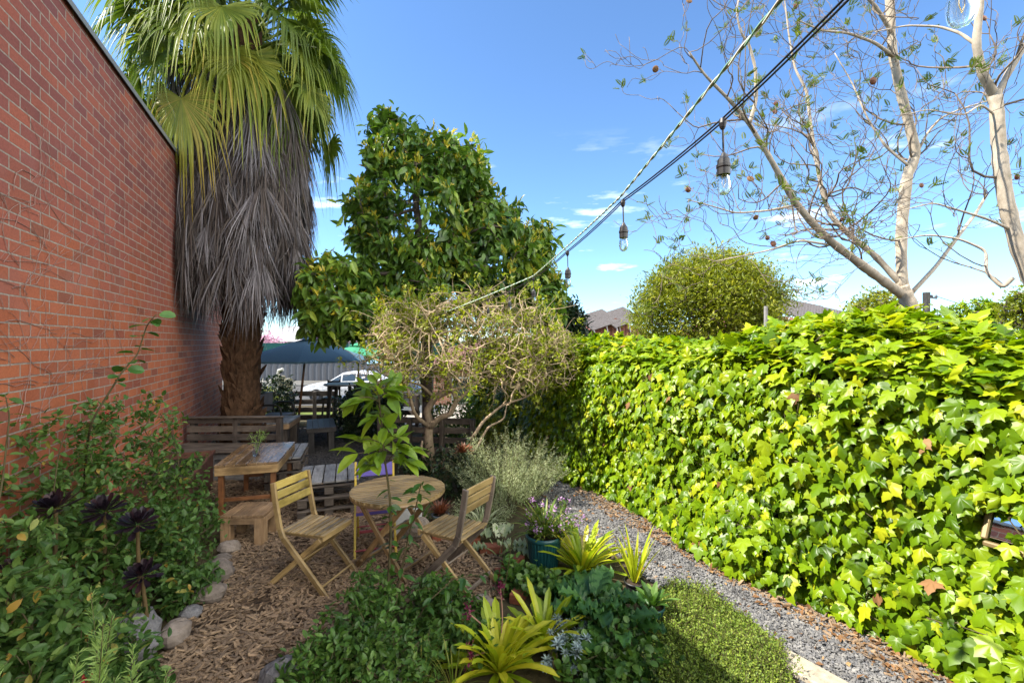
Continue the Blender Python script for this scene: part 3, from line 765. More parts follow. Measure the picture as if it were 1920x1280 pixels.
# ------------------------------------------------------------------ generic plants
def tree(name, label, cat, base, trunk, tips, td_mix, T, k, size, spread, lmat, bmat, rt=.004, r0=.12, group=None, leafname='foliage', outw=.7, upb=.3, r_fn=None, back=.1, sub=.5, jit=.12, bias=.5, exp=2.3, extra=None, skip=0.0, sides=5):
    t = thing(name, label, cat, base, 0, group)
    pts, rr, td = grow(tips, trunk, rt, r0, exp=exp, jit=jit, bias=bias, sub=sub)
    mb = MB(); mb.tubes(pts, rr, sides); mb.build('branches' if len(trunk) < 2 or r0 < .02 else 'trunk', bmat, t, smooth=True)
    sel = U(0, 1, len(tips)) >= skip
    mb = MB(); tufts(mb, T, tips[sel], td[sel], k, size, spread, r_fn, outw, upb, back)
    if extra: extra(mb, tips, td)
    mb.build(leafname, lmat, t)
    return t
def bush(name, label, cat, c, rx, ry, h, ntips, k, T, size, lmat, group=None, spread=.03, stemmat='stem', upb=.3, lo=.3, rt=.0016, r0=.012, zmin=.04, outw=.7, back=.1, r_fn=None, flower=None, sub=.3, topcut=None):
    c = np.asarray(c, float)
    tips = in_ell(ntips*2, (c[0], c[1], c[2]+h*.45), rx, ry, h*.57, lo)
    tips = tips*(1)+rng.normal(size=tips.shape)*.03
    tips = tips[tips[:, 2] > c[2]+zmin][:ntips]
    tr = [c, c+np.array([0, 0, h*.08]), c+np.array([U(-.02, .02), U(-.02, .02), h*.2])]
    t = tree(name, label, cat, c, tr, tips, 0, T, k, size, spread, lmat, M[stemmat], rt, r0, group, outw=outw, upb=upb, back=back, sub=sub, bias=.25, r_fn=r_fn)
    if flower:
        fm, fn, fs, nm = flower
        ii = rng.choice(len(tips), min(fn, len(tips)), replace=False)
        top = ii[tips[ii, 2] > c[2]+h*.3]
        mb = MB(); J = np.repeat(top, 5); nn = len(J)
        leaves(mb, L_SM, tips[J]+rng.normal(size=(nn, 3))*fs*.35, rdir(nn)+np.array([0, 0, .5]), rdir(nn), fs*U(.6, 1.1, nn), U(0, 1, nn))
        mb.build(nm, M[fm], t)
    return t

# ------------------------------------------------------------------ avocado tree
def pell(cx, cy, rx, ry, Y, ryd, n, lo=.55):
    c = P(cx, cy, Y); s = Y/F
    return in_ell(n, c, rx*s, ryd, ry*s, lo)
tips = np.concatenate([
    pell(785, 400, 122, 165, 8.0, 1.1, 330), pell(738, 270, 54, 62, 8.0, .5, 75), pell(862, 322, 62, 66, 8.0, .5, 75),
    pell(945, 500, 95, 90, 7.9, 1.0, 170), pell(640, 562, 72, 84, 7.2, .75, 150), pell(800, 545, 165, 90, 7.9, 1.1, 180),
    pell(1012, 455, 28, 40, 7.8, .3, 24), pell(925, 415, 55, 60, 7.9, .5, 70), pell(1010, 560, 50, 70, 7.9, .5, 70), pell(690, 420, 40, 60, 7.9, .5, 50), pell(632, 588, 48, 40, 6.9, .4, 55), pell(735, 590, 60, 50, 7.1, .5, 60)])
tips = clampw(tips, .3)
b0 = P(803, 800, 8.1); b0[2] = 0
trk = [b0, b0+[0, 0, .8], b0+[-.03, .0, 1.6], P(790, 560, 8.0), P(786, 480, 8.0), P(782, 400, 8.0), P(776, 330, 8.0)]
def avr(I, d):
    base = rng.choice([.2, .38, .56, .76], size=I.max()+1, p=[.28, .34, .26, .12])
    return np.clip(base[I]+rng.normal(size=len(I))*.13, 0, .86)
def avtips(mb, tips, td):
    i = np.where(U(0, 1, len(tips)) < .5)[0]; J = np.repeat(i, 9); n = len(J)
    d = nrm(td[J]*.5+rdir(n)*.8+np.array([0, 0, .9]))
    leaves(mb, L_LAN, tips[J]+rng.normal(size=(n, 3))*.03+[0, 0, .04], d, rdir(n), U(.07, .14, n), U(.88, 1, n))
L_AVO = simple_leaf(.40, .12, .55, ((.25, .8), (.55, 1.), (.8, .65)))
tree('avocado_tree', 'tall evergreen tree with drooping dark glossy leaves and yellow tips', 'tree', b0, trk, tips, 0, L_AVO, 13, .20, .07, M['avocado'], M['bark'],
     .006, .13, outw=.8, upb=-.45, r_fn=avr, back=.18, extra=avtips)

# ------------------------------------------------------------------ bare twiggy shrub in front of it
b0 = G(812, 892); Yb = b0[1]
tips = np.concatenate([pell(880, 640, 205, 100, Yb, 1.05, 470, .35), pell(980, 692, 130, 42, Yb, .7, 170, .2), pell(735, 688, 62, 36, Yb-.1, .5, 70, .2), pell(760, 640, 80, 70, Yb-.1, .6, 120, .3), pell(985, 660, 115, 70, Yb, .6, 220, .3), pell(880, 590, 150, 50, Yb, .6, 160, .3)])
Lm = [np.array([P(u, v, Yb+dy) for u, v, dy in q]) for q in (
    [(812, 892, 0), (806, 850, 0), (803, 815, 0), (806, 790, .05), (800, 770, .05), (815, 745, 0), (838, 735, -.05), (838, 700, -.1), (840, 670, -.1), (835, 640, 0)],
    [(806, 800, 0), (825, 782, -.1), (845, 776, -.15), (856, 750, -.2), (848, 730, -.25), (838, 700, -.3), (825, 680, -.4)],
    [(856, 752, -.2), (875, 735, -.1), (885, 715, 0), (905, 670, .1), (925, 645, .1), (960, 630, .2)],
    [(838, 735, -.05), (870, 725, .1), (920, 705, .2), (980, 695, .3), (1050, 670, .35)],
    [(812, 880, 0), (840, 858, -.2), (870, 840, -.35), (890, 815, -.5), (905, 790, -.5), (940, 760, -.4), (985, 745, -.3), (1010, 730, -.2)],
    [(818, 880, 0), (850, 872, -.3), (880, 855, -.5), (895, 838, -.6), (915, 800, -.6), (945, 786, -.5), (950, 760, -.5)],
    [(806, 800, 0), (785, 785, -.2), (775, 770, -.3), (768, 740, -.35), (760, 715, -.3), (735, 700, -.2), (710, 680, -.1)],
    [(815, 745, 0), (790, 722, -.1), (765, 715, -.2), (742, 705, -.3), (720, 660, -.3)],
    [(806, 880, 0), (795, 860, -.1), (790, 840, -.15), (792, 826, -.1)])]
bsh = thing('bare_twiggy_shrub', 'wide leafless twiggy shrub with tiny lime buds behind the round table', 'shrub', b0)
mb = MB()
for q, (ra, rb) in zip(Lm, ((.075, .022), (.045, .016), (.026, .010), (.02, .008), (.032, .009), (.026, .008), (.03, .009), (.022, .008), (.03, .015))):
    tt = np.linspace(0, len(q)-1, 4*len(q)); pp = np.stack([np.interp(tt, np.arange(len(q)), q[:, i]) for i in range(3)], -1)
    kk = np.array([1, 2, 1])/4
    for i in range(3): pp[1:-1, i] = np.convolve(pp[:, i], kk, 'same')[1:-1]
    mb.tubes(pp, np.linspace(ra, rb, len(pp)), 9)
mb.build('trunk', M['shrub_bark'], bsh, smooth=True)
mb = MB()
hubs = np.concatenate([q[3:] for q in Lm[:8]]); grp = np.argmin(np.linalg.norm(tips[:, None]-hubs[None], axis=2), axis=1)
TD = np.zeros_like(tips)
for gi in np.unique(grp):
    s_ = np.where(grp == gi)[0]
    pts, rr, td = grow(tips[s_], [hubs[gi], hubs[gi]+1e-3], .004, .018, exp=2.6, jit=.28, bias=.3, sub=.22, m=6)
    mb.tubes(pts, rr, 4); TD[s_] = td
n = 1350; I = rng.integers(0, len(tips), n); st = tips[I]; dr = nrm(-TD[I]*.2+rdir(n)+np.array([0, 0, .1]))
t = np.linspace(0, 1, 7)[None, :, None]; bend = rdir(n)*.13
pp = st[:, None]+dr[:, None]*t*U(.12, .42, n)[:, None, None]+bend[:, None]*np.sin(t*math.pi)
mb.tubes(pp, np.linspace(.0044, .0018, 7)[None]*U(.7, 1.4, n)[:, None], 3)
mb.build('twigs', M['twig'], bsh)
mb = MB(); ends = pp[:, -1]; sel = U(0, 1, n) < .9
tufts(mb, L_SM, ends[sel], dr[sel], 12, .06, .034, lambda I, d: np.clip(U(.1, .9, len(I)), 0, 1), .5, .5)
mb.build('leaf_buds', M['lime_leaf'], bsh)

# ------------------------------------------------------------------ jacaranda behind the ivy (two trees)
def polyP(q, Y0, Y1): 
    ys = np.linspace(Y0, Y1, len(q)); return np.array([P(u, v, y) for (u, v), y in zip(q, ys)])
def smooth_limb(q, n=None):
    n = n or 5*len(q); tt = np.linspace(0, len(q)-1, n); pp = np.stack([np.interp(tt, np.arange(len(q)), q[:, i]) for i in range(3)], -1)
    for _ in range(2):
        for i in range(3): pp[1:-1, i] = np.convolve(pp[:, i], np.array([1, 2, 1])/4, 'same')[1:-1]
    return pp
def jac(label, limbs, twn, pods, podsize=.045):
    base = limbs[0][0][0]
    t = thing('jacaranda_tree', label, 'tree', base)
    mb = MB(); S1 = []; D1 = []; R1 = []
    for q, ra, rb, w in limbs:
        pp = smooth_limb(np.array(q)); rr = .58*np.linspace(ra, rb, len(pp))*(1+.05*rng.normal(size=len(pp)))
        mb.tubes(pp, rr, 12)
        l = np.linalg.norm(np.diff(pp, axis=0), axis=1).sum(); k = int(l*twn*w)
        if k:
            i = rng.integers(int(len(pp)*.15), len(pp), k); i[:2] = len(pp)-1
            S1.append(pp[i]); tg = nrm(np.gradient(pp, axis=0))[i]; D1.append(nrm(tg*.5+rdir(k)*.8+np.array([0, 0, .25]))); R1.append(np.minimum(rr[i]*.5, .016))
    mb.build('trunk', M['pale_bark'], t, smooth=True)
    S = np.concatenate(S1); D = np.concatenate(D1); R = np.concatenate(R1)
    ok = (S[:, 2] > 2.3); S, D, R = S[ok], D[ok], R[ok]
    mb = MB(); ends = []; ed = []
    for lev, (la, lb, ch) in enumerate(((.5, 1.15, 3), (.3, .75, 3), (.14, .38, 0))):
        n = len(S); m = 8; t_ = np.linspace(0, 1, m)[None, :, None]; L = U(la, lb, n)[:, None, None]
        b1 = rdir(n)[:, None]*.22; b2 = rdir(n)[:, None]*.10
        pp = S[:, None]+D[:, None]*t_*L+b1*np.sin(t_*math.pi)*L*.8+b2*np.sin(t_*2*math.pi)*L+np.array([0, 0, .16])*t_**2*L
        lowz = pp[..., 2]; pp[..., 2] = np.maximum(lowz, 2.05+.1*rng.random(lowz.shape))
        re = np.maximum(R*.42, .0034)
        mb.tubes(pp, R[:, None]*(1-t_[..., 0])+re[:, None]*t_[..., 0], 5 if lev < 2 else 4)
        if ch:
            I = np.repeat(np.arange(n), ch); j = rng.integers(3, m, len(I)); j[::ch] = m-1
            S = pp[I, j]; tg = nrm(pp[I, j]-pp[I, j-1]); D = nrm(tg*.75+rdir(len(I))*.65+np.array([0, 0, .2])); R = np.maximum(re[I]*.95, .0036)
            keep = U(0, 1, len(S)) < (.9 if lev == 0 else .72); S, D, R = S[keep], D[keep], R[keep]
        else: ends.append(pp[:, -1]); ed.append(nrm(pp[:, -1]-pp[:, -2]))
    mb.build('branchlets', M['jtwig'], t, smooth=True)
    E = np.concatenate(ends); ED = np.concatenate(ed)
    sel = np.where(U(0, 1, len(E)) < .42)[0]
    mb = MB(); tufts(mb, L_FEA, E[sel], ED[sel], 5, .115, .02, lambda I, d: U(0, 1, len(I)), .7, .25)
    mb.build('young_leaves', M['jac'], t)
    for i in rng.choice(len(E), pods, replace=False):
        mb = MB(); s = podsize*U(.8, 1.2)
        mb.lathe([(0.001, -.32*s), (.6*s, -.25*s), (.95*s, -.05*s), (s, .0), (.95*s, .06*s), (.6*s, .25*s), (.001, .32*s)], (0, 0, 0), 12)
        A = np.array(Matrix.Rotation(U(.9, 2.2), 3, 'X')@Matrix.Rotation(U(0, 3), 3, 'Z')); 
        mb.V[0] = mb.V[0]@A.T+E[i]+[0, 0, -.03]
        mb.build('seed_pod', M['redleaf'] if U(0, 1) < .5 else M['litter'], t, smooth=True)
    return t
rng = np.random.default_rng(8)
Lj = []
gb = P(1735, 700, 7.0); gb[2] = 0
Lj.append((np.concatenate([[gb], polyP([(1728, 640), (1712, 590), (1700, 560), (1690, 535)], 7, 7)]), .21, .17, 0))
Lj.append((polyP([(1692, 552), (1650, 522), (1620, 500), (1560, 455), (1520, 415), (1490, 378), (1465, 335), (1440, 290), (1405, 232), (1370, 190), (1320, 140), (1292, 98)], 7, 5.8), .125, .018, 1))
Lj.append((polyP([(1405, 232), (1418, 190), (1417, 130), (1405, 85), (1388, 60), (1380, 20), (1395, -40)], 6.1, 5.9), .045, .012, 1))
Lj.append((polyP([(1692, 535), (1640, 478), (1600, 447), (1560, 408), (1545, 375), (1530, 300), (1520, 235), (1513, 170), (1490, 130), (1478, 60), (1470, -10)], 7, 7.4), .085, .014, 1))
Lj.append((polyP([(1692, 540), (1690, 490), (1690, 430), (1700, 330), (1718, 290), (1704, 230), (1688, 170), (1673, 100), (1668, 0), (1665, -80)], 7, 6.8), .135, .09, .45))
Lj.append((polyP([(1718, 290), (1738, 250), (1763, 222), (1800, 205), (1850, 190)], 6.9, 6.6), .035, .012, 1))
Lj.append((polyP([(1675, 105), (1640, 80), (1590, 62), (1540, 58), (1500, 40)], 6.8, 6.5), .045, .014, 1))
Lj.append((polyP([(1705, 312), (1660, 275), (1625, 220), (1600, 160), (1565, 100)], 6.9, 7.2), .035, .012, 1))
Lj.append((polyP([(1710, 548), (1755, 500), (1795, 445), (1830, 400), (1850, 365)], 7, 7.3), .06, .03, .8))
Lj.append((polyP([(1490, 385), (1440, 395), (1380, 400), (1330, 385), (1290, 375)], 6.5, 6.0), .03, .01, 1))
Lj.append((polyP([(1560, 460), (1500, 450), (1440, 470), (1390, 480), (1340, 490)], 6.7, 6.1), .03, .010, .9))
Lj.append((polyP([(1672, 60), (1640, 10), (1600, -30), (1560, -60)], 6.8, 6.5), .05, .02, .8))
jac('pale jacaranda tree whose trunk forks low just above the ivy hedge', Lj, 4.6, 14)
Lk = []
gb = P(2010, 900, 5.5); gb[2] = 0
Lk.append((np.concatenate([[gb], polyP([(1985, 650), (1950, 560), (1912, 475), (1886, 380), (1873, 285), (1868, 190), (1864, 172)], 5.5, 5.5)]), .16, .105, .35))
Lk.append((polyP([(1864, 178), (1842, 140), (1830, 85), (1836, 20), (1845, -80)], 5.5, 5.3), .085, .06, .7))
Lk.append((polyP([(1870, 178), (1890, 138), (1918, 92), (1960, 30), (1990, -40)], 5.5, 5.4), .065, .04, .7))
Lk.append((polyP([(1835, 88), (1800, 62), (1760, 50), (1700, 48), (1640, 60)], 5.4, 5.9), .034, .010, 1))
Lk.append((polyP([(1870, 220), (1840, 195), (1810, 215), (1790, 215), (1740, 205), (1700, 215)], 5.5, 5.2), .022, .008, 1))
Lk.append((polyP([(1900, 520), (1880, 540), (1848, 510), (1850, 470), (1800, 448), (1740, 440), (1680, 450)], 5.5, 5.9), .045, .012, 1))
Lk.append((polyP([(1895, 430), (1850, 410), (1800, 395), (1750, 380), (1690, 395)], 5.5, 5.2), .03, .009, 1))
jac('second jacaranda tree with a steep trunk, partly outside the right edge', Lk, 3.6, 7, .035)

# ------------------------------------------------------------------ ivy hedge
rng = np.random.default_rng(42)
def hx(y): return 3.61-.462*y
HD = nrm(np.array([-.462, 1.0])); HN = np.array([-HD[1], HD[0]])     # outward = towards the path (left)
prof = np.array([(-.02, 0.02), (-.02, .3), (-.03, .7), (-.02, 1.1), (-.04, 1.45), (-.10, 1.68), (-.26, 1.84), (-.50, 1.92), (-.85, 1.95), (-1.05, 1.8), (-1.1, .9), (-1.1, 0.02)])
pl = np.concatenate([[0], np.cumsum(np.linalg.norm(np.diff(prof, axis=0), axis=1))])
Y0h, Y1h = .9, 9.6
bumpc = [(U(0, 10, 2), U(.25, .7), U(-.07, .10)) for _ in range(90)]
for _ in range(26): bumpc.append((np.array([U(1.2, 9.2), U(-.3, .6)]), U(.16, .30), U(.02, .10)))
def hedge(sv, lv, inset=0.0):
    o = np.interp(lv, pl, prof[:, 0]); z = np.interp(lv, pl, prof[:, 1])
    e = .02; o2 = np.interp(lv+e, pl, prof[:, 0]); z2 = np.interp(lv+e, pl, prof[:, 1])
    tx, tz = (o2-o)/e, (z2-z)/e; nl = np.maximum(np.hypot(tx, tz), 1e-6); no, nz_ = tz/nl, -tx/nl
    h = 0
    for c, r, a in bumpc: h = h+a*np.exp(-(((sv-c[0])**2+((lv-c[1]*.4)*1.0)**2)/r**2))
    h = h+.05*np.sin(sv*2.1+.5)+.03*np.sin(sv*5.3+lv*3)-inset
    hs = np.interp(sv, [.9, 1.6, 2.4, 3.4, 5, 8, 9.6], [.885, .89, .915, .955, .955, .95, .93])
    z = z*hs; o = o+no*h; z = z+nz_*h*.8
    bx = hx(sv)+HN[0]*o; by = sv+HN[1]*o
    N = np.stack([HN[0]*no, HN[1]*no, nz_], -1)
    return np.stack([bx, by, np.maximum(z, .02)], -1), N
hg = thing('ivy_hedge', 'long bright green ivy hedge of glossy lobed leaves along the gravel path', 'hedge', (hx(5), 5, 0))
sv, lv = np.meshgrid(np.linspace(Y0h, Y1h, 60), np.linspace(0, pl[-1], 30), indexing='ij')
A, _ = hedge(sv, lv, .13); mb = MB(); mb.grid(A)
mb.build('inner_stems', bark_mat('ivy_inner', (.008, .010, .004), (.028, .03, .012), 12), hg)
mb = MB()
def hl(n, inset, sz, y0=Y0h, y1=Y1h, lmax=pl[8], up=.0):
    s = y0+(y1-y0)*U(0, 1, n)**1.25; l = U(0, lmax, n)
    p, N = hedge(s, l, 0); p = p+N*U(-inset, .06, n)[:, None]
    p[:, 2] = np.maximum(p[:, 2], .03)
    hang = np.where(N[:, 2] > .7, .25, 1.0)[:, None]
    d = nrm(np.array([0, 0, -1.])*hang+N*.35+rng.normal(size=(n, 3))*np.array([.4, .4, .3]))
    up_ = nrm(N*1.0+np.array([0, 0, .75])+rng.normal(size=(n, 3))*.3)
    keep = ~((p[:, 1] > 1.80) & (p[:, 1] < 2.46) & (p[:, 2] > .76) & (p[:, 2] < 1.02) & (p[:, 0] < hx(p[:, 1])+.2) & (U(0, 1, n) < .93))
    p, d, up_ = p[keep], d[keep], up_[keep]; n = len(p)
    size = sz*U(.55, 1.15, n)*np.interp(p[:, 1], [1.5, 3, 5], [1.12, 1.1, 1.0])
    return p, d, up_, size
p, d, up_, size = hl(21000, .11, .098)
leaves(mb, L_IVY, p, d, up_, size[:, None]*np.column_stack([U(.85, 1.15, len(p)), np.ones(len(p)), U(.3, 2.2, len(p))]), np.clip(.45+.25*rng.normal(size=len(p))+.12*(p[:, 2]-1), 0, 1))
p, d, up_, size = hl(7500, .05, .07)
leaves(mb, L_IVY, p, d, up_, size, np.clip(.55+.28*rng.normal(size=len(p)), 0, 1))
mb.build('ivy_leaves', M['ivy'], hg, smooth=True)
p, d, up_, size = hl(55, -.02, .085); mb = MB(); leaves(mb, L_IVY, p, d, up_, size, U(.2, 1, len(p))); mb.build('withered_leaves', M['litter'], hg, smooth=True)
n = 90; s = U(1.4, 9, n); l = U(.1, pl[7], n); A_ = []
for i in range(12): 
    q, N_ = hedge(s, l, -.035); A_.append(q); l = np.clip(l+U(-.03, .075, n), .02, pl[8]); s = s+rng.normal(size=n)*.05
mb = MB(); mb.tubes(np.array(A_).transpose(1, 0, 2), np.linspace(.0045, .0016, 12)[None]*np.ones((n, 1)), 4); mb.build('runner_stems', M['stem'], hg)
rng = np.random.default_rng(21)
# ------------------------------------------------------------------ framed mirror hung in the ivy
def HP(y, off, z):
    off = off-.48*max(z-.79, 0)
    return np.array([hx(y)+HN[0]*off, y+HN[1]*off, z])
mr = thing('framed_mirror', 'gilt framed outdoor mirror hanging among the ivy leaves', 'mirror', HP(2.15, .1, .78))
ya, yb, za, zb, of = 1.80, 2.42, .79, 1.14, -.03
mb = MB(); w = .028
mb.beam(HP(ya, of, za), HP(yb, of, za), .03, w, bev=.006); mb.beam(HP(ya, of, zb), HP(yb, of, zb), .03, w, bev=.006)
for y in (ya, yb): mb.beam(HP(y, of, za+.018), HP(y, of, zb-.018), .03, w, up=(HD[0], HD[1], 0), bev=.006)
mb.build('frame', paint_mat('dull_gilt', (.22, .16, .07), .5, .5, .3, .2), mr)
t = NT('mirror_glass'); t.pbr((.62, .70, .72), .02, .5, t.bump(t.noise(t.obj(), 6, 2), .02, .01), 1.0)
mb = MB(); mb.beam(HP(ya+.018, of-.005, (za+zb)/2), HP(yb-.018, of-.005, (za+zb)/2), .012, zb-za-.03, up=(-.48*HN[0], -.48*HN[1], 1), bev=.001); mb.build('glass', t.m, mr)

# ------------------------------------------------------------------ folding chairs
def folding_chair(name, label, loc, rz, mats, scale=1.0, nback=3):
    t = thing(name, label, 'chair', loc, rz, 'folding chairs round the table'); t.scale = (scale,)*3
    fm, sm, bm, lm = mats
    for s in (-1, 1):
        x = s*.185
        mb = MB(); q = np.array([(x, -.225, .80), (x, -.205, .66), (x, -.165, .47), (x, -.135, .40), (x, .235, .012)])
        for a, b in zip(q[:-1], q[1:]): mb.beam(a, b+(b-a)*.02, .022, .045, up=(0, .8, .6), r=.5+.1*s)
        mb.build('back_post', fm, t, local=True)
        mb = MB(); x2 = s*.158
        mb.beam((x2, .17, .405), (x2, -.285, .012), .02, .04, up=(0, .8, .6)); mb.build('leg', lm, t, local=True)
    mb = MB()
    for i in range(8):
        y = -.165+i*.0505; mb.box((0, y, .437), (.345, .0385, .014), bev=.004)
    mb.build('seat', sm, t, local=True)
    mb = MB()
    for s in (-1, 1): mb.beam((s*.14, -.17, .418), (s*.14, .19, .418), .02, .022)
    mb.box((0, .197, .418), (.345, .016, .034), bev=.003); mb.build('seat_frame', sm if fm is M['chairwood'] else bm, t, local=True)
    mb = MB()
    if nback == 3:
        for i in range(3): mb.beam((-.185, -.222+.016*i, .772-.068*i), (.185, -.222+.016*i, .772-.068*i), .014, .058, up=(0, -.22, 1))
    else: mb.beam((-.175, -.195, .72), (.175, -.195, .72), .016, .13, up=(0, -.2, 1), bev=.006)
    mb.build('backrest', bm, t, local=True)
    mb = MB(); mb.beam((-.185, .19, .07), (.185, .19, .07), .014, .034, up=(0, .8, .6)); mb.beam((-.158, -.215, .085), (.158, -.215, .085), .014, .03); mb.beam((-.17, -.02, .215), (.17, -.02, .215), .012, .012)
    mb.build('stretcher', M['red'] if fm is M['yellow'] else fm, t, local=True)
    return t
cw = M['chairwood']
M['ychair'] = wood_mat('worn_yellow_slats', (.17, .12, .025), (.36, .27, .065), (.48, .38, .13), .5)
folding_chair('folding_chair', 'slatted wooden folding chair facing right with three yellow back slats', (-1.53, 3.54, 0), rad(-15-90), (cw, cw, M['ychair'], cw), 1.0)
folding_chair('folding_chair', 'slatted wooden folding chair turned away with dark weathered back posts', (-.44, 3.47, 0), rad(152-90), (M['post_wood'], cw, cw, cw), 1.03)
folding_chair('folding_chair', 'small painted folding chair with purple backrest and pink seat behind the round table', (-1.24, 4.12, 0), rad(-72-90), (M['yellow'], M['pink'], M['purple'], M['yellow']), .92, 1)

# round table
TC = np.array([-.95, 3.80, 0]); TR = .385; TZ = .64
rt = thing('round_table', 'round slatted folding table of oiled wood with crossed legs', 'table', TC)
mb = MB(); A = np.array([[math.cos(rad(24)), -math.sin(rad(24)), 0], [math.sin(rad(24)), math.cos(rad(24)), 0], [0, 0, 1]])
ns = 17; w = 2*TR/ns
for i in range(ns):
    y = -TR+w*(i+.5); hl_ = math.sqrt(max(TR**2-min(abs(y)+w*.5, TR*.985)**2, .0001)); hl2 = math.sqrt(max(TR**2-max(abs(y)-w*.5, 0)**2, .0001))
    g = w*.33; s = 1 if y > 0 else -1
    yo, yi = y+s*g, y-s*g
    ho = math.sqrt(max(TR**2-yo*yo, .0004)); hi_ = math.sqrt(max(TR**2-yi*yi, .0004)); hm = math.sqrt(max(TR**2-y*y, .0004))
    out = np.array([(-ho, yo), (-hm, y), (-hi_, yi), (hi_, yi), (hm, y), (ho, yo)])
    if s > 0: out = out[::-1]
    V = np.concatenate([np.column_stack([out, np.full(6, TZ)]), np.column_stack([out, np.full(6, TZ-.022)])])
    g3 = V+U(0, 50, 3); V2 = V@A.T+TC
    fs = [(0, 1, 2, 3, 4, 5), (11, 10, 9, 8, 7, 6)]+[(k, 6+k, 6+(k+1) % 6, (k+1) % 6) for k in range(6)]
    L, S = fl(fs); mb.raw(V2, L, S, U(0, 1), g3)
mb.build('tabletop', M['chairwood'], rt)
mb = MB()
def ringpt(r, n=40): a = np.linspace(0, 2*math.pi, n); return np.column_stack([r*np.cos(a), r*np.sin(a), 0*a])
mb.tubes(ringpt(TR*.97)+TC+[0, 0, TZ-.030], np.full(40, .013), 6); mb.build('rim', M['teak'], rt)
e1 = np.array([.89, -.46, 0]); e2 = np.array([.46, .89, 0])
for k, o in enumerate((-.21, .21)):
    for sgn in (-1, 1):
        mb = MB(); c = TC+e2*(o+.012*sgn*(1 if k else -1))
        mb.beam(c-e1*sgn*.24+[0, 0, TZ-.04], c+e1*sgn*.27+[0, 0, .012], .022, .045, up=(.89*sgn, -.46*sgn, .9)); mb.build('leg', M['teak'], rt)
mb = MB()
mb.beam(TC-e1*.2-e2*.23+[0, 0, .09], TC-e1*.2+e2*.23+[0, 0, .09], .03, .02); mb.beam(TC+e1*.21-e2*.21+[0, 0, .09], TC+e1*.21+e2*.21+[0, 0, .09], .03, .02)
mb.beam(TC-e2*.23+[0, 0, .325], TC+e2*.23+[0, 0, .325], .02, .02); mb.beam(TC-e1*.2-e2*.3+[0, 0, TZ-.038], TC-e1*.2+e2*.3+[0, 0, TZ-.038], .035, .02); mb.beam(TC+e1*.2-e2*.3+[0, 0, TZ-.038], TC+e1*.2+e2*.3+[0, 0, TZ-.038], .035, .02)
mb.build('crossbar', M['teak'], rt)

# square table with varnished top
def plank_table(name, label, loc, rz, w, d, h, np_, mats, leg=.055, apron=.07, group=None, rail=True, cat='table', legin=.03):
    t = thing(name, label, cat, loc, rz, group); mb = MB(); pw = w/np_
    for i in range(np_): mb.box((-w/2+pw*(i+.5), 0, h-.014), (pw*.955, d, .026), bev=.003)
    mb.build('tabletop' if cat != 'stool' else 'seat', mats[0], t, local=True)
    mb = MB(); a = apron
    for s in (-1, 1):
        mb.box((0, s*(d/2-.012), h-.028-a/2), (w-.01, .022, a), bev=.003); mb.box((s*(w/2-.012), 0, h-.028-a/2), (.022, d-.06, a), bev=.003)
    mb.build('apron', mats[1], t, local=True)
    for sx in (-1, 1):
        for sy in (-1, 1):
            mb = MB(); x, y = sx*(w/2-leg/2-legin), sy*(d/2-leg/2-legin); mb.box((x, y, (h-.03)/2), (leg, leg, h-.03), bev=.003); mb.build('leg', mats[2], t, local=True)
    if rail:
        mb = MB()
        for s in (-1, 1): mb.box((0, s*(d/2-leg/2-legin), h*.36), (w-2*leg-2*legin, .022, .04), bev=.003)
        mb.build('rail', mats[2], t, local=True)
    return t
plank_table('garden_table', 'wooden plank table with glossy varnished top and red brown legs, holding a flower jar', (-2.92, 5.25, 0), rad(16), .60, 1.02, .59, 6, (M['tabletop'], M['teak'], M['redwood']), .05, .085)
plank_table('low_stool', 'low square stool of raw pine planks with thick legs', (-2.46, 4.30, 0), rad(4), .38, .36, .29, 4, (M['plank'],)*3, .085, .055, None, False, 'stool', 0.0)
plank_table('garden_table', 'small grey topped timber table behind the long pallet bench', (-4.1, 7.9, 0), rad(12), .62, .8, .52, 5, (M['grey_wood'], M['plank'], M['old_wood']), .12, .08, None, False)
plank_table('slatted_bench', 'short black stained slatted bench on the rear gravel', (-3.38, 8.05, 0), rad(24), .46, 1.0, .43, 5, (M['black_wood'],)*3, .09, .05, None, False, 'bench')
# jar of flowers
jl = P(481, 846, 5.1); jl[2] = .592
j = thing('flower_jar', 'small glass jar holding a few flower stems on the varnished table', 'jar', jl)
t = NT('thick_glass'); gl = t.n('ShaderNodeBsdfGlass'); gl.inputs['Color'].default_value = (.93, .96, .95, 1); gl.inputs['Roughness'].default_value = .05; gl.inputs['IOR'].default_value = 1.2
tb = t.n('ShaderNodeBsdfTransparent'); mxs = t.n('ShaderNodeMixShader'); mxs.inputs[0].default_value = .45; t.l(gl.outputs[0], mxs.inputs[1]); t.l(tb.outputs[0], mxs.inputs[2]); t.l(mxs.outputs[0], t.out.inputs[0]); M['glass'] = t.m
mb = MB(); mb.lathe([(.001, 0), (.036, 0), (.039, .01), (.039, .075), (.03, .09), (.031, .105), (.027, .105), (.026, .09), (.034, .074), (.034, .012), (.001, .008)], jl, 20); mb.build('glass', M['glass'], j, smooth=True)
mb = MB()
for k in range(9):
    a = U(0, 6.28); h = U(.16, .26); q = np.array([jl+[0, 0, .02], jl+[.02*math.cos(a), .02*math.sin(a), .1], jl+[.07*math.cos(a), .07*math.sin(a), h]]); mb.tubes(smooth_limb(q, 8), np.full(8, .0022), 4)
    leaves(mb, L_NEEDLE, q[2]+rng.normal(size=(14, 3))*.02-[0, 0, .02], rdir(14)+[0, 0, .6], rdir(14), U(.03, .06, 14), U(0, 1, 14))
mb.build('flower_stem', M['rosemary'], j)
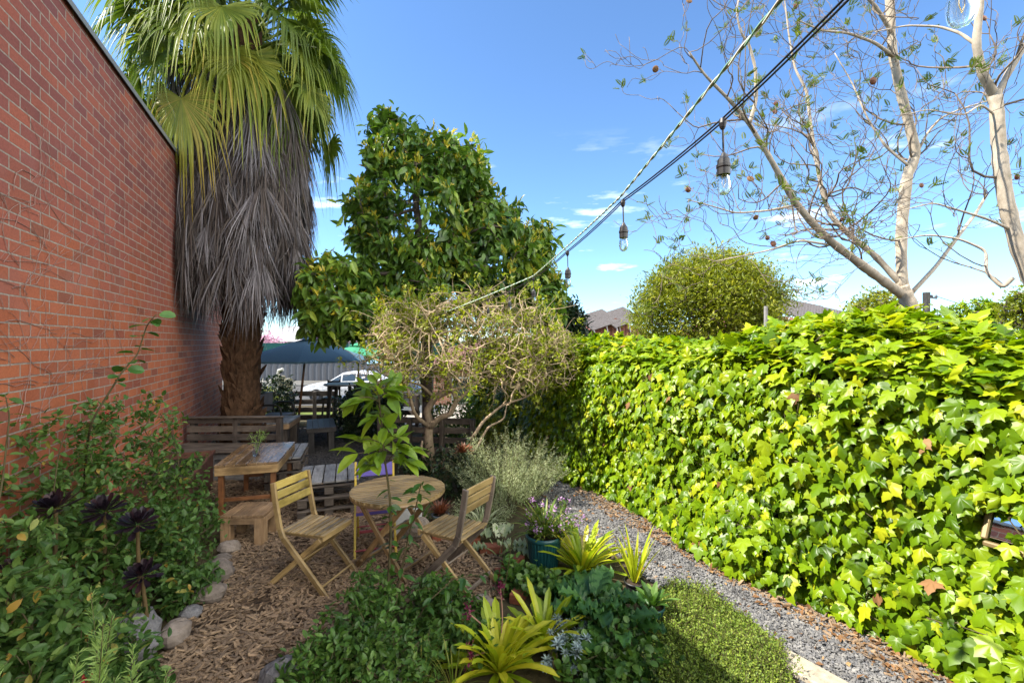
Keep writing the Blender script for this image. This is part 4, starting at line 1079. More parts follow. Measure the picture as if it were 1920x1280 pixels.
mb = MB(); n = 26; leaves(mb, L_SM, jl+[0, 0, .13]+rng.normal(size=(n, 3))*.018, rdir(n), rdir(n), U(.015, .03, n), U(0, 1, n)); mb.build('flower', paint_mat('dark_blue_petal', (.03, .02, .09)), j)

# pallet furniture
def slat_wall(mb, p0, p1, z0, z1, nsl, th=.022, gap=.4, posts=3, nrmv=None, pw=.09, postmb=None):
    p0 = np.array([*p0[:2], 0.]); p1 = np.array([*p1[:2], 0.]); d = nrm(p1-p0); n = np.array([-d[1], d[0], 0])
    h = (z1-z0)/(nsl-1+1-gap) if nsl > 1 else z1-z0
    for i in range(nsl):
        z = z0+h*(1-gap)/2+i*h+rng.normal()*.004; mb.beam(p0+[0, 0, z]+n*.045, p1+[0, 0, z+rng.normal()*.006]+n*.045, th, h*(1-gap), r=U(0, 1))
    for k in range(posts):
        q = p0+(p1-p0)*(k/(posts-1)); q = q+d*(.04 if k == 0 else -.04 if k == posts-1 else 0); pm = MB(); pm.beam(q+[0, 0, z0-.02], q+[0, 0, z1-.004], .065, .08, up=n); postmb.append(pm)
bp0, bp1 = (-4.70, 6.58), (-3.36, 6.66)
pb = thing('pallet_bench', 'long dark bench built from old pallets with a plank backrest', 'bench', (-4.0, 6.4, 0))
mb = MB()
for z, h in ((.725, .085), (.60, .085), (.48, .09)): mb.beam((-4.70, 6.58, z), (-3.36, 6.64, z), .024, h)
mb.beam((-4.72, 6.57, .772), (-3.33, 6.63, .772), .09, .022); mb.build('backrest', M['old_wood'], pb)
for x in (-4.64, -4.02, -3.39):
    mb = MB(); mb.beam((x, 6.64, 0.0), (x, 6.64, .76), .07, .085, up=(0, 1, 0)); mb.build('back_post', M['old_wood'], pb)
mb = MB()
for k in range(5): mb.beam((-4.70, 6.04+.112*k, .40), (-3.36, 6.08+.112*k, .40), .095, .022)
mb.build('seat', M['old_wood'], pb)
mb = MB()
for z in (.335, .19, .06): mb.beam((-4.68, 6.06, z), (-3.38, 6.10, z), .024, .09)
for x in (-4.6, -4.02, -3.44): mb.box((x, 6.32, .19), (.09, .5, .375))
mb.build('base', M['grey_wood'], pb)
def pallet_stack(name, label, cat, loc, rz, w, d, h, top, base, nt):
    t = thing(name, label, cat, loc, rz); mb = MB(); pw = w/nt
    for i in range(nt): mb.box((-w/2+pw*(i+.5), 0, h-.011), (pw*.9, d, .022))
    mb.build('seat', top, t, local=True)
    mb = MB(); lv = 3; lh = (h-.022)/lv
    for k in range(lv):
        z = lh*k
        for y in np.linspace(-d/2+.04, d/2-.04, 3): mb.box((0, y, z+lh-.034), (w, .08, .02))
        for x in np.linspace(-w/2+.05, w/2-.05, 3):
            for y in (-d/2+.05, 0, d/2-.05): mb.box((x, y, z+lh*.36), (.09, .09, lh*.68))
        for x in (-w/2+.012, w/2-.012): mb.box((x, 0, z+lh-.056), (.02, d, .022))
    mb.build('base', base, t, local=True); return t
pallet_stack('pallet_ottoman', 'square seat of stacked silvery pallets at the right end of the long bench', 'seat', (-2.98, 6.05, 0), rad(18), .42, .85, .42, M['grey_wood'], M['old_wood'], 4)
pallet_stack('pallet_ottoman', 'pale grey topped pallet seat behind the purple folding chair', 'seat', (-2.06, 5.15, 0), rad(20), .62, .72, .39, M['grey_wood'], M['old_wood'], 5)
# pallet fences
def pallet_fence(label, p0, p1, z1, ns, mat, posts=3):
    t = thing('pallet_fence', label, 'fence', (*p0[:2], 0)); a, b = MB(), []
    slat_wall(a, p0, p1, .04, z1, ns, postmb=b, posts=posts); a.build('slat_panel', mat, t); [q.build('post', mat, t) for q in b]
pallet_fence('low dark pallet fence standing behind the twiggy shrub', (-2.05, 6.95), (-.55, 6.75), .72, 5, M['old_wood'], 4)
pallet_fence('grey pallet fence at the far end of the courtyard beneath the blue umbrella', (-6.0, 10.4), (-4.1, 10.6), .72, 4, M['old_wood'], 5)
pallet_fence('dark pallet fence behind the rounded dark shrub', (-3.5, 9.6), (-1.9, 9.3), .78, 5, M['old_wood'], 4)
# rusty planter by the wall
pl0 = WP(5.0, .08); rp = thing('steel_planter', 'long rust brown steel planter trough against the brick wall', 'planter', pl0, wa)
mb = MB(); l_, w_, h_ = 1.45, .46, .46; tk = .012
for y in (-w_, -tk): mb.box((0, y+tk/2, h_/2), (l_, tk, h_), bev=.002)
for x in (-l_/2-tk/2, l_/2+tk/2): mb.box((x, -w_/2, h_/2), (tk, w_, h_), bev=.002)
mb.box((0, -w_-.012, h_-.015), (l_+.06, .024, .03), bev=.002)
mb.build('trough', M['rust'], rp, local=True)
mb = MB(); mb.box((0, -w_/2, .2), (l_, w_-.03, .38)); mb.build('soil', M['soil'], rp, local=True)

# bar table and stools at the far fence
bt = thing('bar_table', 'tall round top bar table with dark legs beside the pallet fence', 'table', (-3.62, 9.75, 0))
mb = MB(); mb.lathe([(.001, .94), (.38, .94), (.39, .95), (.39, .965), (.38, .975), (.001, .975)], (-3.62, 9.75, 0), 28); mb.build('tabletop', M['grey_wood'], bt)
for s in (-1, 1):
    for q in (-1, 1):
        mb = MB(); mb.beam((-3.62+s*.26, 9.75+q*.2, 0), (-3.62+s*.2, 9.75+q*.16, .94), .06, .06, up=(0, 1, 0)); mb.build('leg', M['black_wood'], bt)
def bar_stool(label, x, y):
    t = thing('bar_stool', label, 'stool', (x, y, 0)); mb = MB(); mb.box((x, y, .64), (.32, .3, .035), bev=.008); mb.build('seat', M['black_wood'], t)
    for s in (-1, 1):
        for q in (-1, 1):
            mb = MB(); mb.beam((x+s*.16, y+q*.15, 0), (x+s*.12, y+q*.11, .63), .035, .035, up=(0, 1, 0)); mb.build('leg', M['black_wood'], t)
    mb = MB(); mb.beam((x-.14, y+.15, .9), (x+.14, y+.15, .9), .02, .2); 
    for s in (-1, 1): mb.beam((x+s*.13, y+.135, .63), (x+s*.13, y+.15, 1.02), .03, .03, up=(0, 1, 0))
    mb.build('backrest', M['old_wood'], t)
bar_stool('dark bar stool with a slatted back left of the bar table', -3.95, 9.95); bar_stool('dark bar stool close behind the clipped dark shrub', -3.15, 9.5)
# metal armchair at the palm
ac = thing('tube_armchair', 'dark tubular metal armchair beside the palm trunk', 'chair', (-4.55, 8.9, 0))
mb = MB(); x, y = -4.62, 8.9
for s in (-.26, .26): mb.tubes(smooth_limb(np.array([(x-.2, y+s, 0), (x-.2, y+s, .5), (x-.16, y+s, .66), (x+.14, y+s, .66), (x+.24, y+s, .6), (x+.26, y+s, 0)]), 24), np.full(24, .018), 8)
mb.tubes(np.array([(x-.2, y-.26, .86), (x-.2, y+.26, .86)]), np.full(2, .018), 8); mb.build('frame', M['black'], ac, smooth=True)
mb = MB(); mb.box((x+.02, y, .43), (.46, .5, .04), bev=.01); mb.beam((x-.2, y-.24, .68), (x-.2, y+.24, .68), .03, .36); mb.build('seat', M['steel'], ac)

# ------------------------------------------------------------------ umbrellas
def umbrella(label, tip, rim_z, R_, mat, ribs=8, a0=.2, vent=True, lean=(0, 0), gzv=0):
    tip = np.asarray(tip, float); t = thing('market_umbrella', label, 'umbrella', (tip[0]+lean[0], tip[1]+lean[1], gzv), 0, 'umbrellas over the rear tables')
    a = a0+np.arange(ribs*6)*2*math.pi/(ribs*6); k = np.arange(8)/7.0
    sag = 1-.075*np.sin((np.arange(ribs*6) % 6)/6*math.pi)
    Rr = k[:, None]*R_*np.where(k[:, None] > 0, 1, 0)*(1-(1-sag[None])*k[:, None]); Rr[0] = .01
    zz = tip[2]-(tip[2]-rim_z)*(k**1.12)[:, None]+(1-sag[None])*.5*k[:, None]*(1-k[:, None])*0
    A = np.stack([tip[0]+Rr*np.cos(a), tip[1]+Rr*np.sin(a), zz*np.ones_like(Rr)], -1)
    val = A[-1].copy(); val[:, 2] -= .035; val[:, :2] = tip[:2]+(val[:, :2]-tip[:2])*1.004
    mb = MB(); mb.grid(np.concatenate([A, val[None]]), closed=True); mb.build('canopy', mat, t)
    if vent:
        mb = MB(); aa = a0+np.arange(24)*2*math.pi/24
        mb.grid(np.array([[(tip[0]+r*math.cos(q), tip[1]+r*math.sin(q), tip[2]+.06-(r*.32)) for q in aa] for r in (.01, .12, .26)]), closed=True); mb.build('vent', mat, t)
    for i in range(ribs):
        q = a0+i*2*math.pi/ribs; mb = MB(); e = np.array([tip[0]+R_*.98*math.cos(q), tip[1]+R_*.98*math.sin(q), rim_z-.02]); mb.tubes(np.array([tip-[0, 0, .06], e]), np.full(2, .010), 5); mb.build('rib', M['plank'], t)
    mb = MB(); mb.tubes(np.array([(tip[0]+lean[0], tip[1]+lean[1], gzv), tip+[0, 0, .1]]), np.full(2, .024), 10); mb.build('pole', M['redwood'], t, smooth=True)
    return t
def canvas(name, c):
    t = NT(name); n = t.noise(t.obj(), 60, 3); p = t.pbr(c, .8, .2, t.bump(n, .15, .003), fin=False); tr = t.n('ShaderNodeBsdfTranslucent'); tr.inputs[0].default_value = (*[x*1.2 for x in c], 1)
    m = t.n('ShaderNodeMixShader'); m.inputs[0].default_value = .3; t.l(p.outputs[0], m.inputs[1]); t.l(tr.outputs[0], m.inputs[2]); t.l(m.outputs[0], t.out.inputs[0]); return t.m
umbrella('wide slate blue market umbrella beside the palm trunk', P(577, 634, 9.4), 1.50, 1.27, canvas('slate_canvas', (.13, .235, .32)), 8, .3, lean=(-.22, 0))
umbrella('green market umbrella standing behind the slate blue one', P(672, 646, 12.5), 1.46, 1.1, canvas('green_canvas', (.06, .30, .17)), 8, .1, gzv=gz(12.5)-.02)
t = NT('blue_print_canvas'); v = t.n('ShaderNodeTexVoronoi'); v.inputs['Scale'].default_value = 5; t.l(t.obj(), v.inputs['Vector'])
t.pbr(t.ramp(v.outputs['Distance'], [(.2, (.05, .30, .50)), (.55, (.30, .52, .66)), (.8, (.03, .12, .30))]), .8, .2)
umbrella('low blue and white patterned umbrella behind the twiggy shrub', P(714, 668, 14.0), 1.24, .42, t.m, 8, .5, False, gzv=gz(14)-.02)

# ------------------------------------------------------------------ string lights
Cb = [np.array([.92, -.9, 2.68]), P(1800, -226, .74), P(1355, 222, 1.42), P(1168, 374, 2.10), P(1064, 470, 2.95), P(1000, 520, 4.15), P(955, 545, 5.0), P(915, 560, 5.5), P(870, 578, 5.9), P(820, 592, 6.25)]
def sagline(pts, sag, n=10):
    out = []
    for a, b in zip(pts[:-1], pts[1:]):
        for k in range(n):
            q = k/n; p = a+(b-a)*q; p = p-[0, 0, sag*4*q*(1-q)*np.linalg.norm(b-a)]; out.append(p)
    out.append(pts[-1]); return np.array(out)
sg = thing('festoon_light_string', 'string of festoon bulbs on black cable running up over the garden', 'string lights', Cb[2])
mb = MB(); c = sagline(Cb, .010); mb.tubes(c, np.full(len(c), .0030), 6); mb.tubes(c+[.004, 0, -.0075], np.full(len(c), .0028), 6); mb.build('cable', M['black'], sg, smooth=True)
rp_ = sagline([Cb[0]+[-.16, 0, .12], Cb[3]+[-.012, 0, .012], Cb[5]+[0, 0, .012], Cb[-1]+[0, 0, .01]], .004, 60)
n = len(rp_); ph = np.arange(n*4)*.55; tt = np.linspace(0, n-1, n*4); cen = np.stack([np.interp(tt, np.arange(n), rp_[:, i]) for i in range(3)], -1)
rope = thing('support_rope', 'twisted green and white rope stretched above the festoon cable', 'rope', Cb[2])
for k, (col, nm) in enumerate((((.72, .76, .66), 'white_strand'), ((.22, .42, .30), 'green_strand'))):
    a = ph+k*math.pi; mb = MB(); mb.tubes(cen+np.stack([np.cos(a), 0*a, np.sin(a)], -1)*.0026, np.full(len(cen), .0033), 5); mb.build(nm, paint_mat('rope_'+nm, col, .8), rope, smooth=True)
t = NT('bulb_glass'); gl = t.n('ShaderNodeBsdfGlass'); gl.inputs['Color'].default_value = (.98, 1, .97, 1); gl.inputs['IOR'].default_value = 1.25; gl.inputs['Roughness'].default_value = .02
tb = t.n('ShaderNodeBsdfTransparent'); mxs = t.n('ShaderNodeMixShader'); mxs.inputs[0].default_value = .35; t.l(gl.outputs[0], mxs.inputs[1]); t.l(tb.outputs[0], mxs.inputs[2]); t.l(mxs.outputs[0], t.out.inputs[0]); bulbm = t.m
fil = paint_mat('bulb_filament', (.5, .42, .2), .4)
def bulb(p):
    k = np.linspace(0, 1, 5)[:, None]; j = np.array([.003, 0, -.105]); mb = MB()
    mb.lathe([(.001, .012), (.010, .010), (.012, -.004), (.009, -.016), (.006, -.022), (.001, -.024)], p, 12); mb.tubes(p+k*j, np.full(5, .0032), 6)
    s = p+j
    mb.lathe([(.001, .012), (.005, .010), (.012, -.004), (.018, -.012), (.019, -.026), (.0215, -.028), (.0215, -.036), (.0195, -.040), (.0195, -.060), (.001, -.060)], s, 18)
    sk_ = mb.build('socket', M['black'], sg, smooth=False)
    mb = MB(); mb.lathe([(.013, -.058), (.017, -.066), (.020, -.082), (.0205, -.097), (.017, -.112), (.009, -.121), (.001, -.123)], s, 18, cap=False); mb.build('bulb', bulbm, sk_, smooth=True)
    mb = MB(); mb.tubes(np.array([s-[.004, 0, .06], s-[.006, 0, .085], s-[0, 0, .1], s-[-.006, 0, .085], s-[-.004, 0, .06]]), np.full(5, .0012), 4); mb.build('filament', fil, sk_)
for p in Cb[1:9]: bulb(p-[0, 0, .012])
bulb(sagline(Cb, .01)[-4]-[0, 0, .012])

# ------------------------------------------------------------------ far side: cars, fences, houses, trees
def car(label, x, y, rz, paint, s=1.0):
    z0 = gz(y)+.02; t = thing('parked_car', label, 'car', (x, y, z0), rz, 'cars parked along the street')
    X = np.array([-2.1, -2.02, -1.7, -1.2, -.85, -.15, .55, 1.2, 1.62, 1.98, 2.08]); zb = np.array([.42, .28, .22, .2, .2, .2, .2, .2, .24, .3, .46])
    belt = np.array([.62, .70, .80, .87, .92, .95, .96, .97, .98, .96, .80]); top = np.array([.64, .73, .83, .90, .96, 1.40, 1.47, 1.40, 1.14, 1.0, .83]); hw = np.array([.62, .76, .83, .86, .87, .88, .88, .87, .84, .78, .66])
    def sect(i):
        b, bl, tp, w = zb[i], belt[i], top[i], hw[i]; wt = w*(.72 if tp-bl > .2 else .9)
        h = [(w*.86, b), (w, b+.14), (w*1.01, (b+bl)/2+.06), (w*.97, bl), (wt, tp-.035), (wt*.8, tp)]
        return [(X[i], p, q) for p, q in h]+[(X[i], -p, q) for p, q in h[::-1]]
    A = np.array([sect(i) for i in range(len(X))]); mb = MB(); mb.grid(A, closed=True)
    mb.faces(A[0], [tuple(range(12))]); mb.faces(A[-1], [tuple(range(12))[::-1]]); body = mb.build('body', paint, t, smooth=False, local=True)
    gm = paint_mat('car_glass', (.03, .045, .06), .08, .8, .1)
    for s_ in (1, -1):
        for (i, j, fa, fb) in ((4, 5, .35, 0), (5, 6, .06, 0), (6, 7, .06, .0), (7, 8, .05, .45)):
            def q(i_, f): 
                bl = np.array(sect(i_)[3]); tp = np.array(sect(i_)[4]); r = bl+(tp-bl)*f; r[1] = (r[1]+.012)*s_; return r
            a, b = (i, j); f0, f1 = .12, .9
            V = np.array([q(a, f0), q(b, f0), q(b, f1), q(a, f1)])
            c = V.mean(0); V = c+(V-c)*.9
            if i == 4: V[3] = V[0]*.5+V[3]*.5
            mb = MB(); mb.faces(V, [(0, 1, 2, 3)] if s_ < 0 else [(3, 2, 1, 0)]); mb.build('side_window', gm, t, local=True)
    def across(i, j, e, nm):
        a0_, b0_ = np.array(sect(i)), np.array(sect(j)); V = np.array([a0_[4]*.9+a0_[3]*.1, b0_[4]*.92+b0_[3]*.08, b0_[7]*.92+b0_[8]*.08, a0_[7]*.9+a0_[8]*.1])+np.array(e); V[:, 1] *= .93
        mb = MB(); mb.faces(V, [(0, 1, 2, 3)]); mb.build(nm, gm, t, local=True)
    across(4, 5, (-.012, 0, .02), 'windscreen'); across(7, 8, (.012, 0, .02), 'rear_window')
    for sx in (-1.35, 1.28):
        for sy in (-.80, .80):
            a = np.linspace(0, 2*math.pi, 24, endpoint=False); mb = MB()
            rings = [(.17, -.1), (.30, -.1), (.315, -.07), (.315, .07), (.30, .1), (.17, .1)]
            mb.grid(np.array([[(sx+r*math.cos(q), sy+w, .315+r*math.sin(q)) for q in a] for r, w in rings]), closed=True); wh = mb.build('wheel', M['black'], t, local=True)
            mb = MB(); mb.grid(np.array([[(sx+r*math.cos(q), sy+w*np.sign(sy), .315+r*math.sin(q)) for q in a] for r, w in ((.2, .085), (.15, .06), (.05, .09), (.005, .09))]), closed=True); mb.build('rim', M['steel'], wh, local=True)
    for sy in (-.58, .58):
        mb = MB(); mb.box((-2.04, sy, .63), (.12, .28, .12), bev=.03); mb.build('headlight', M['white'], t, local=True)
    for sy in (-.62, .62):
        mb = MB(); mb.box((2.0, sy, .82), (.1, .2, .16), bev=.03); mb.build('tail_light', M['red'], t, local=True)
    t.scale = (s,)*3; return t
car('white hatchback parked across the street below the metal fence', -8.75, 24.5, rad(3), M['white'], 1.06)
car('dark grey car parked nearer than the white hatchback', -5.4, 19.5, rad(5), paint_mat('grey_car_paint', (.06, .065, .075), .25, .6, .1), .92)
# corrugated fence
yf = 38.0; zf = gz(yf); cf = thing('metal_fence', 'long grey corrugated metal fence across the street', 'fence', (-12, yf, zf))
xs = np.arange(-34, -4, .13); off = np.tile([0, 0, .06, .06], len(xs)//4+1)[:len(xs)]
mb = MB(); mb.grid(np.array([[(x, yf+o, z) for x, o in zip(xs, off)] for z in (zf-.1, .22)])); mb.build('corrugated_panel', paint_mat('grey_sheet_metal', (.075, .08, .09), .55, .4, .1), cf)
mb = MB(); mb.box((-19, yf+.03, .25), (30, .1, .06)); mb.build('top_rail', M['steel'], cf)
for k, x in enumerate(np.arange(-32, -4, 2.4)): 
    mb = MB(); mb.box((x, yf+.12, (zf+.2)/2), (.08, .06, .2-zf)); mb.build('post', M['steel'], cf)
sc_ = thing('shade_cloth_screen', 'dark green shade cloth screen rising behind the metal fence', 'screen', (-15, 39.2, zf))
mb = MB(); mb.box((-16, 39.2, .9), (30, .03, 1.75)); mb.build('cloth', paint_mat('green_shade_cloth', (.01, .065, .06), .8, .2), sc_)
for x in np.arange(-30, 0, 4.0):
    mb = MB(); mb.tubes(np.array([(x, 39.12, zf), (x, 39.12, 1.85)]), np.full(2, .05), 8); mb.build('post', M['steel'], sc_)
mb = MB(); p0 = P(477, 700, 13.0); mb.tubes(np.array([(p0[0], p0[1], gz(13)), (p0[0]-.02, p0[1], 4.0)]), np.full(2, .07), 12)
tag(mb.build('pale_pole', paint_mat('cream_paint', (.55, .50, .40), .6)), 'tall cream painted pole just right of the palm trunk', 'pole')
# bollards and a bent tap post
for k, (u, vt, lb) in enumerate(((527, 704, 'left thicker timber bollard'), (540, 709, 'right rounded timber bollard with a pale top'))):
    p = P(u, 730, 16.0); z0 = gz(16); mb = MB(); r = .15
    mb.lathe([(.001, z0), (r, z0), (r, P(u, vt, 16)[2]-.03), (r*.85, P(u, vt, 16)[2]), (.001, P(u, vt, 16)[2])], (p[0], p[1], 0), 14)
    tag(mb.build('timber_bollard', paint_mat('pale_bollard', (.16, .145, .10), .8)), lb+' on the verge beyond the pallet fence', 'bollard', 'timber bollards on the verge')
mb = MB(); q = np.array([P(515, 745, 15.5), P(519, 712, 15.5), P(523, 694, 15.5), P(531, 692, 15.5)]); q[0][2] = gz(15.5); mb.tubes(q, np.full(4, .06), 8); tag(mb.build('bent_post', paint_mat('white_pipe', (.34, .33, .30), .5)), 'bent pale pipe post beside the timber bollards', 'post')
# dark bollard / pallet post at shrub right: grey verandah post
mb = MB(); p = P(802, 700, 9.0); mb.box((p[0], p[1], 1.2), (.2, .2, 2.4), bev=.01); tag(mb.build('square_post', paint_mat('dark_grey_post', (.10, .095, .09), .8)), 'square dark grey post standing behind the twiggy shrub trunk', 'post')
mb = MB(); p = G(948, 812); mb.beam((p[0]-.02, p[1]+1, 0), (p[0]+.06, p[1]+1, 1.55), .2, .14, up=(0, 1, 0)); tag(mb.build('leaning_post', paint_mat('slate_post', (.10, .115, .15), .7)), 'slate grey leaning post at the shaded end of the ivy', 'post')

def house(label, x0, x1, y0, y1, zg, ze, zr, wmat, rmat, win=(), ridge='x'):
    t = thing('neighbour_house', label, 'house', ((x0+x1)/2, y0, zg)); mb = MB()
    mb.box(((x0+x1)/2, (y0+y1)/2, (zg+ze)/2), (x1-x0, y1-y0, ze-zg), bev=.01); mb.build('wall', wmat, t)
    o = .45; mb = MB(); ym = (y0+y1)/2; xm = (x0+x1)/2
    if ridge == 'x':
        V = np.array([(x0-o, y0-o, ze), (x1+o, y0-o, ze), (x1+o, y1+o, ze), (x0-o, y1+o, ze), (x0+1.2, ym, zr), (x1-1.2, ym, zr)])
        mb.faces(V, [(0, 1, 5, 4), (1, 2, 5), (2, 3, 4, 5), (3, 0, 4), (3, 2, 1, 0)])
    else:
        V = np.array([(x0-o, y0-o, ze), (x1+o, y0-o, ze), (x1+o, y1+o, ze), (x0-o, y1+o, ze), (xm, y0-o, zr), (xm, y1+o, zr)])
        mb.faces(V, [(0, 4, 5, 3), (1, 2, 5, 4), (0, 1, 4), (2, 3, 5), (3, 2, 1, 0)])
    mb.build('roof', rmat, t)
    for (wx, wz, ww, wh) in win:
        mb = MB(); mb.box((wx, y0-.01, wz), (ww, .05, wh)); f = mb.build('window', M['white'], t)
        mb = MB(); mb.box((wx, y0-.04, wz), (ww-.16, .03, wh-.16)); mb.build('pane', paint_mat('dark_pane', (.03, .04, .05), .1, .8), f)
    return t
def tile_mat(name, c):
    t = NT(name); w = t.n('ShaderNodeTexWave'); w.inputs['Scale'].default_value = 1.6; w.bands_direction = 'X'; t.l(t.obj(), w.inputs['Vector']); n = t.noise(t.obj(), 5, 4)
    t.pbr(t.ramp(n, [(.3, tuple(x*.6 for x in c)), (.7, c)]), .75, .3, t.bump(w.outputs['Fac'], .6, .05)); return t.m
house('grey roofed house beyond the shade cloth screen', -26, -15.5, 46, 54, gz(46), 1.9, 3.6, M['grey'], paint_mat('grey_roofing', (.30, .30, .31), .7), ((-23, .6, 1.6, 1.3), (-19, .6, 1.6, 1.3)))
bk = NT('small_brickwork'); b = bk.n('ShaderNodeTexBrick'); b.inputs['Color1'].default_value = (.22, .09, .07, 1); b.inputs['Color2'].default_value = (.30, .13, .09, 1); b.inputs['Mortar'].default_value = (.35, .32, .28, 1); b.inputs['Scale'].default_value = 1; b.inputs['Brick Width'].default_value = .24; b.inputs['Row Height'].default_value = .086; b.inputs['Mortar Size'].default_value = .006
s = bk.n('ShaderNodeSeparateXYZ'); bk.l(bk.obj(), s.inputs[0]); cb = bk.n('ShaderNodeCombineXYZ'); bk.l(bk.math('ADD', s.outputs[0], s.outputs[1]), cb.inputs[0]); bk.l(s.outputs[2], cb.inputs[1]); bk.l(cb.outputs[0], b.inputs['Vector']); bk.pbr(b.outputs['Color'], .9, .2)
house('brick cottage with white trim partly hidden behind the twiggy shrub', -3.2, 2.4, 18.5, 24, gz(18.5), .95, 2.0, bk.m, tile_mat('brown_tiles', (.16, .08, .06)), ((-2.0, -.1, .9, 1.1), (-.6, -.1, 1.0, 1.4)))
rt1 = tile_mat('terracotta_tiles', (.22, .085, .06))
h1 = house('red tiled house with roof solar panels seen left of the rounded tree', 3.0, 8.2, 25, 33, gz(25), 1.75, 3.15, bk.m, rt1, ridge='y')
h2 = house('red tiled house with tilted solar panels seen right of the rounded tree', 11.6, 18.5, 24, 33, gz(24), 2.3, 3.45, bk.m, rt1, ridge='x')
def solar(label, c, w, d, tilt, az, roll=0):
    t = thing('solar_panel', label, 'solar panel', c, az); t.rotation_euler = (0, roll, az); mb = MB(); mb.box((0, 0, .5), (w, d, .04), np.array(Matrix.Rotation(tilt, 3, 'X')), bev=.004)
    m = NT('solar_cells'); b = m.n('ShaderNodeTexBrick'); b.offset = 0; b.inputs['Scale'].default_value = 4; b.inputs['Color1'].default_value = (.06, .05, .045, 1); b.inputs['Color2'].default_value = (.08, .07, .065, 1); b.inputs['Mortar'].default_value = (.2, .2, .2, 1); b.inputs['Mortar Size'].default_value = .012; m.l(m.obj(), b.inputs['Vector']); m.pbr(b.outputs['Color'], .5, .25)
    mb.build('panel', m.m, t, local=True); mb = MB(); k = d/2*math.sin(tilt)
    for sx in (-w*.45, 0, w*.45): mb.tubes(np.array([(sx, d/2*math.cos(tilt)*.9, .0), (sx, d/2*math.cos(tilt)*.9, .48+k*.9)]), np.full(2, .03), 6); mb.tubes(np.array([(sx, -d/2*math.cos(tilt)*.95, .38-k*.9), (sx, d/2*math.cos(tilt)*.95, .46+k*.95)]), np.full(2, .03), 6); mb.tubes(np.array([(sx, -d/2*math.cos(tilt)*.9, -.4), (sx, -d/2*math.cos(tilt)*.9, .45-k*.9)]), np.full(2, .03), 6)
    mb.build('rack', M['white'], t, local=True)
solar('left tilted solar panel above the red roof beside the avocado', (4.75, 24.6, 2.6), 1.9, 1.5, rad(30), rad(28), rad(-16)); solar('second tilted solar panel tucked against the rounded tree', (6.0, 24.9, 2.75), 1.9, 1.5, rad(30), rad(28), rad(-16))
solar('large tilted solar panel emerging right of the rounded tree', (14.3, 23.5, 3.15), 2.7, 1.8, rad(30), rad(-28), rad(16)); solar('lower tilted solar panel nearest the jacaranda trunk', (16.0, 23.8, 2.85), 2.4, 1.7, rad(30), rad(-28), rad(16))
mb = MB(); p = P(1436, 600, 9.0); mb.tubes(np.array([(p[0], p[1], 0), (p[0], p[1], P(1436, 574, 9)[2])]), np.full(2, .035), 10); tag(mb.build('steel_post', M['grey']), 'short grey steel post rising behind the ivy', 'post')
up = thing('utility_pole', 'dark utility pole with insulators right of the jacaranda trunk', 'utility pole', (P(1737, 600, 26)[0], 26, gz(26))); p = P(1737, 548, 26); mb = MB(); mb.box((p[0], 26, (p[2]+gz(26))/2), (.26, .26, p[2]-gz(26)), bev=.02); mb.build('pole', M['black_wood'], up)
mb = MB(); mb.beam((p[0], 26, p[2]-.25), (p[0]+.6, 26, p[2]-.35), .08, .08); 
for k in (.3, .55): mb.lathe([(.001, 0), (.06, 0), (.08, .08), (.04, .16), (.001, .18)], (p[0]+k, 26, p[2]-.3), 8)
mb.build('insulator_arm', M['steel'], up); mb = MB(); q = sagline([p+[.5, 0, -.2], np.array([40, 34, 3.2])], .01, 12); mb.tubes(q, np.full(len(q), .02), 4); mb.build('wire', M['black'], up)
# far trees
rng = np.random.default_rng(77)
def ball_tree(name, label, u, v, ru, rv, Y, n, k, T, size, lmat, ryd=None, lo=.75, lumps=9, base=None, cat='tree', spread=.12, r_fn=None):
    c = P(u, v, Y); s = Y/F; rx, rz = ru*s, rv*s; ryd = ryd or rx
    parts = [in_ell(n//2, c, rx*.9, ryd*.9, rz*.9, lo)]
    for _ in range(lumps):
        dd = rdir(1)[0]; dd[2] = abs(dd[2])*.9-.15; dd[1] = -abs(dd[1]) if U(0, 1) < .7 else dd[1]
        parts.append(in_ell(n//2//lumps, c+dd*np.array([rx, ryd, rz])*U(.58, .74), rx*U(.34, .48), ryd*.45, rz*U(.34, .48), .4))
    tips = np.concatenate(parts); g0 = gz(Y); b = np.array([c[0], c[1], g0]); tips[:, 2] = np.maximum(tips[:, 2], g0+.3)
    return tree(name, label, cat, b, [b, b+[0, 0, (c[2]-g0)*.5], c-[0, 0, rz*.35], c], tips, 0, T, k, size, spread, lmat, M['bark'], .012, .16, bias=.2, sub=1.0, sides=4, r_fn=r_fn)
ball_tree('rounded_tree', 'round yellow green bushy tree rising behind the ivy hedge', 1325, 588, 150, 128, 14, 1500, 42, L_LAN4, .15, M['olive'], lo=.7, spread=.16, lumps=18)
ball_tree('leafy_shrub', 'dark green shrub growing behind the jacaranda trunk', 1650, 600, 62, 62, 10.5, 240, 18, L_SM, .11, M['olive'], spread=.09, cat='shrub', lumps=6)
ball_tree('clipped_bush', 'dense rounded ivy clad bush near the utility pole', 1823, 590, 37, 33, 12, 220, 22, L_SM, .09, M['ivy'], lo=.92, lumps=1, cat='bush', spread=.04)
ball_tree('yellow_shrub', 'pale yellow green shrub at the right edge behind the ivy', 1925, 590, 48, 55, 8.5, 160, 16, L_SM, .09, M['lime_leaf'], cat='shrub', lumps=5, spread=.08)
ball_tree('dark_conifer', 'dark green bushy tree between the twiggy shrub and the ivy', 1065, 640, 44, 80, 8.6, 320, 18, L_LAN, .13, M['dark_leaf'], lumps=6, spread=.08)
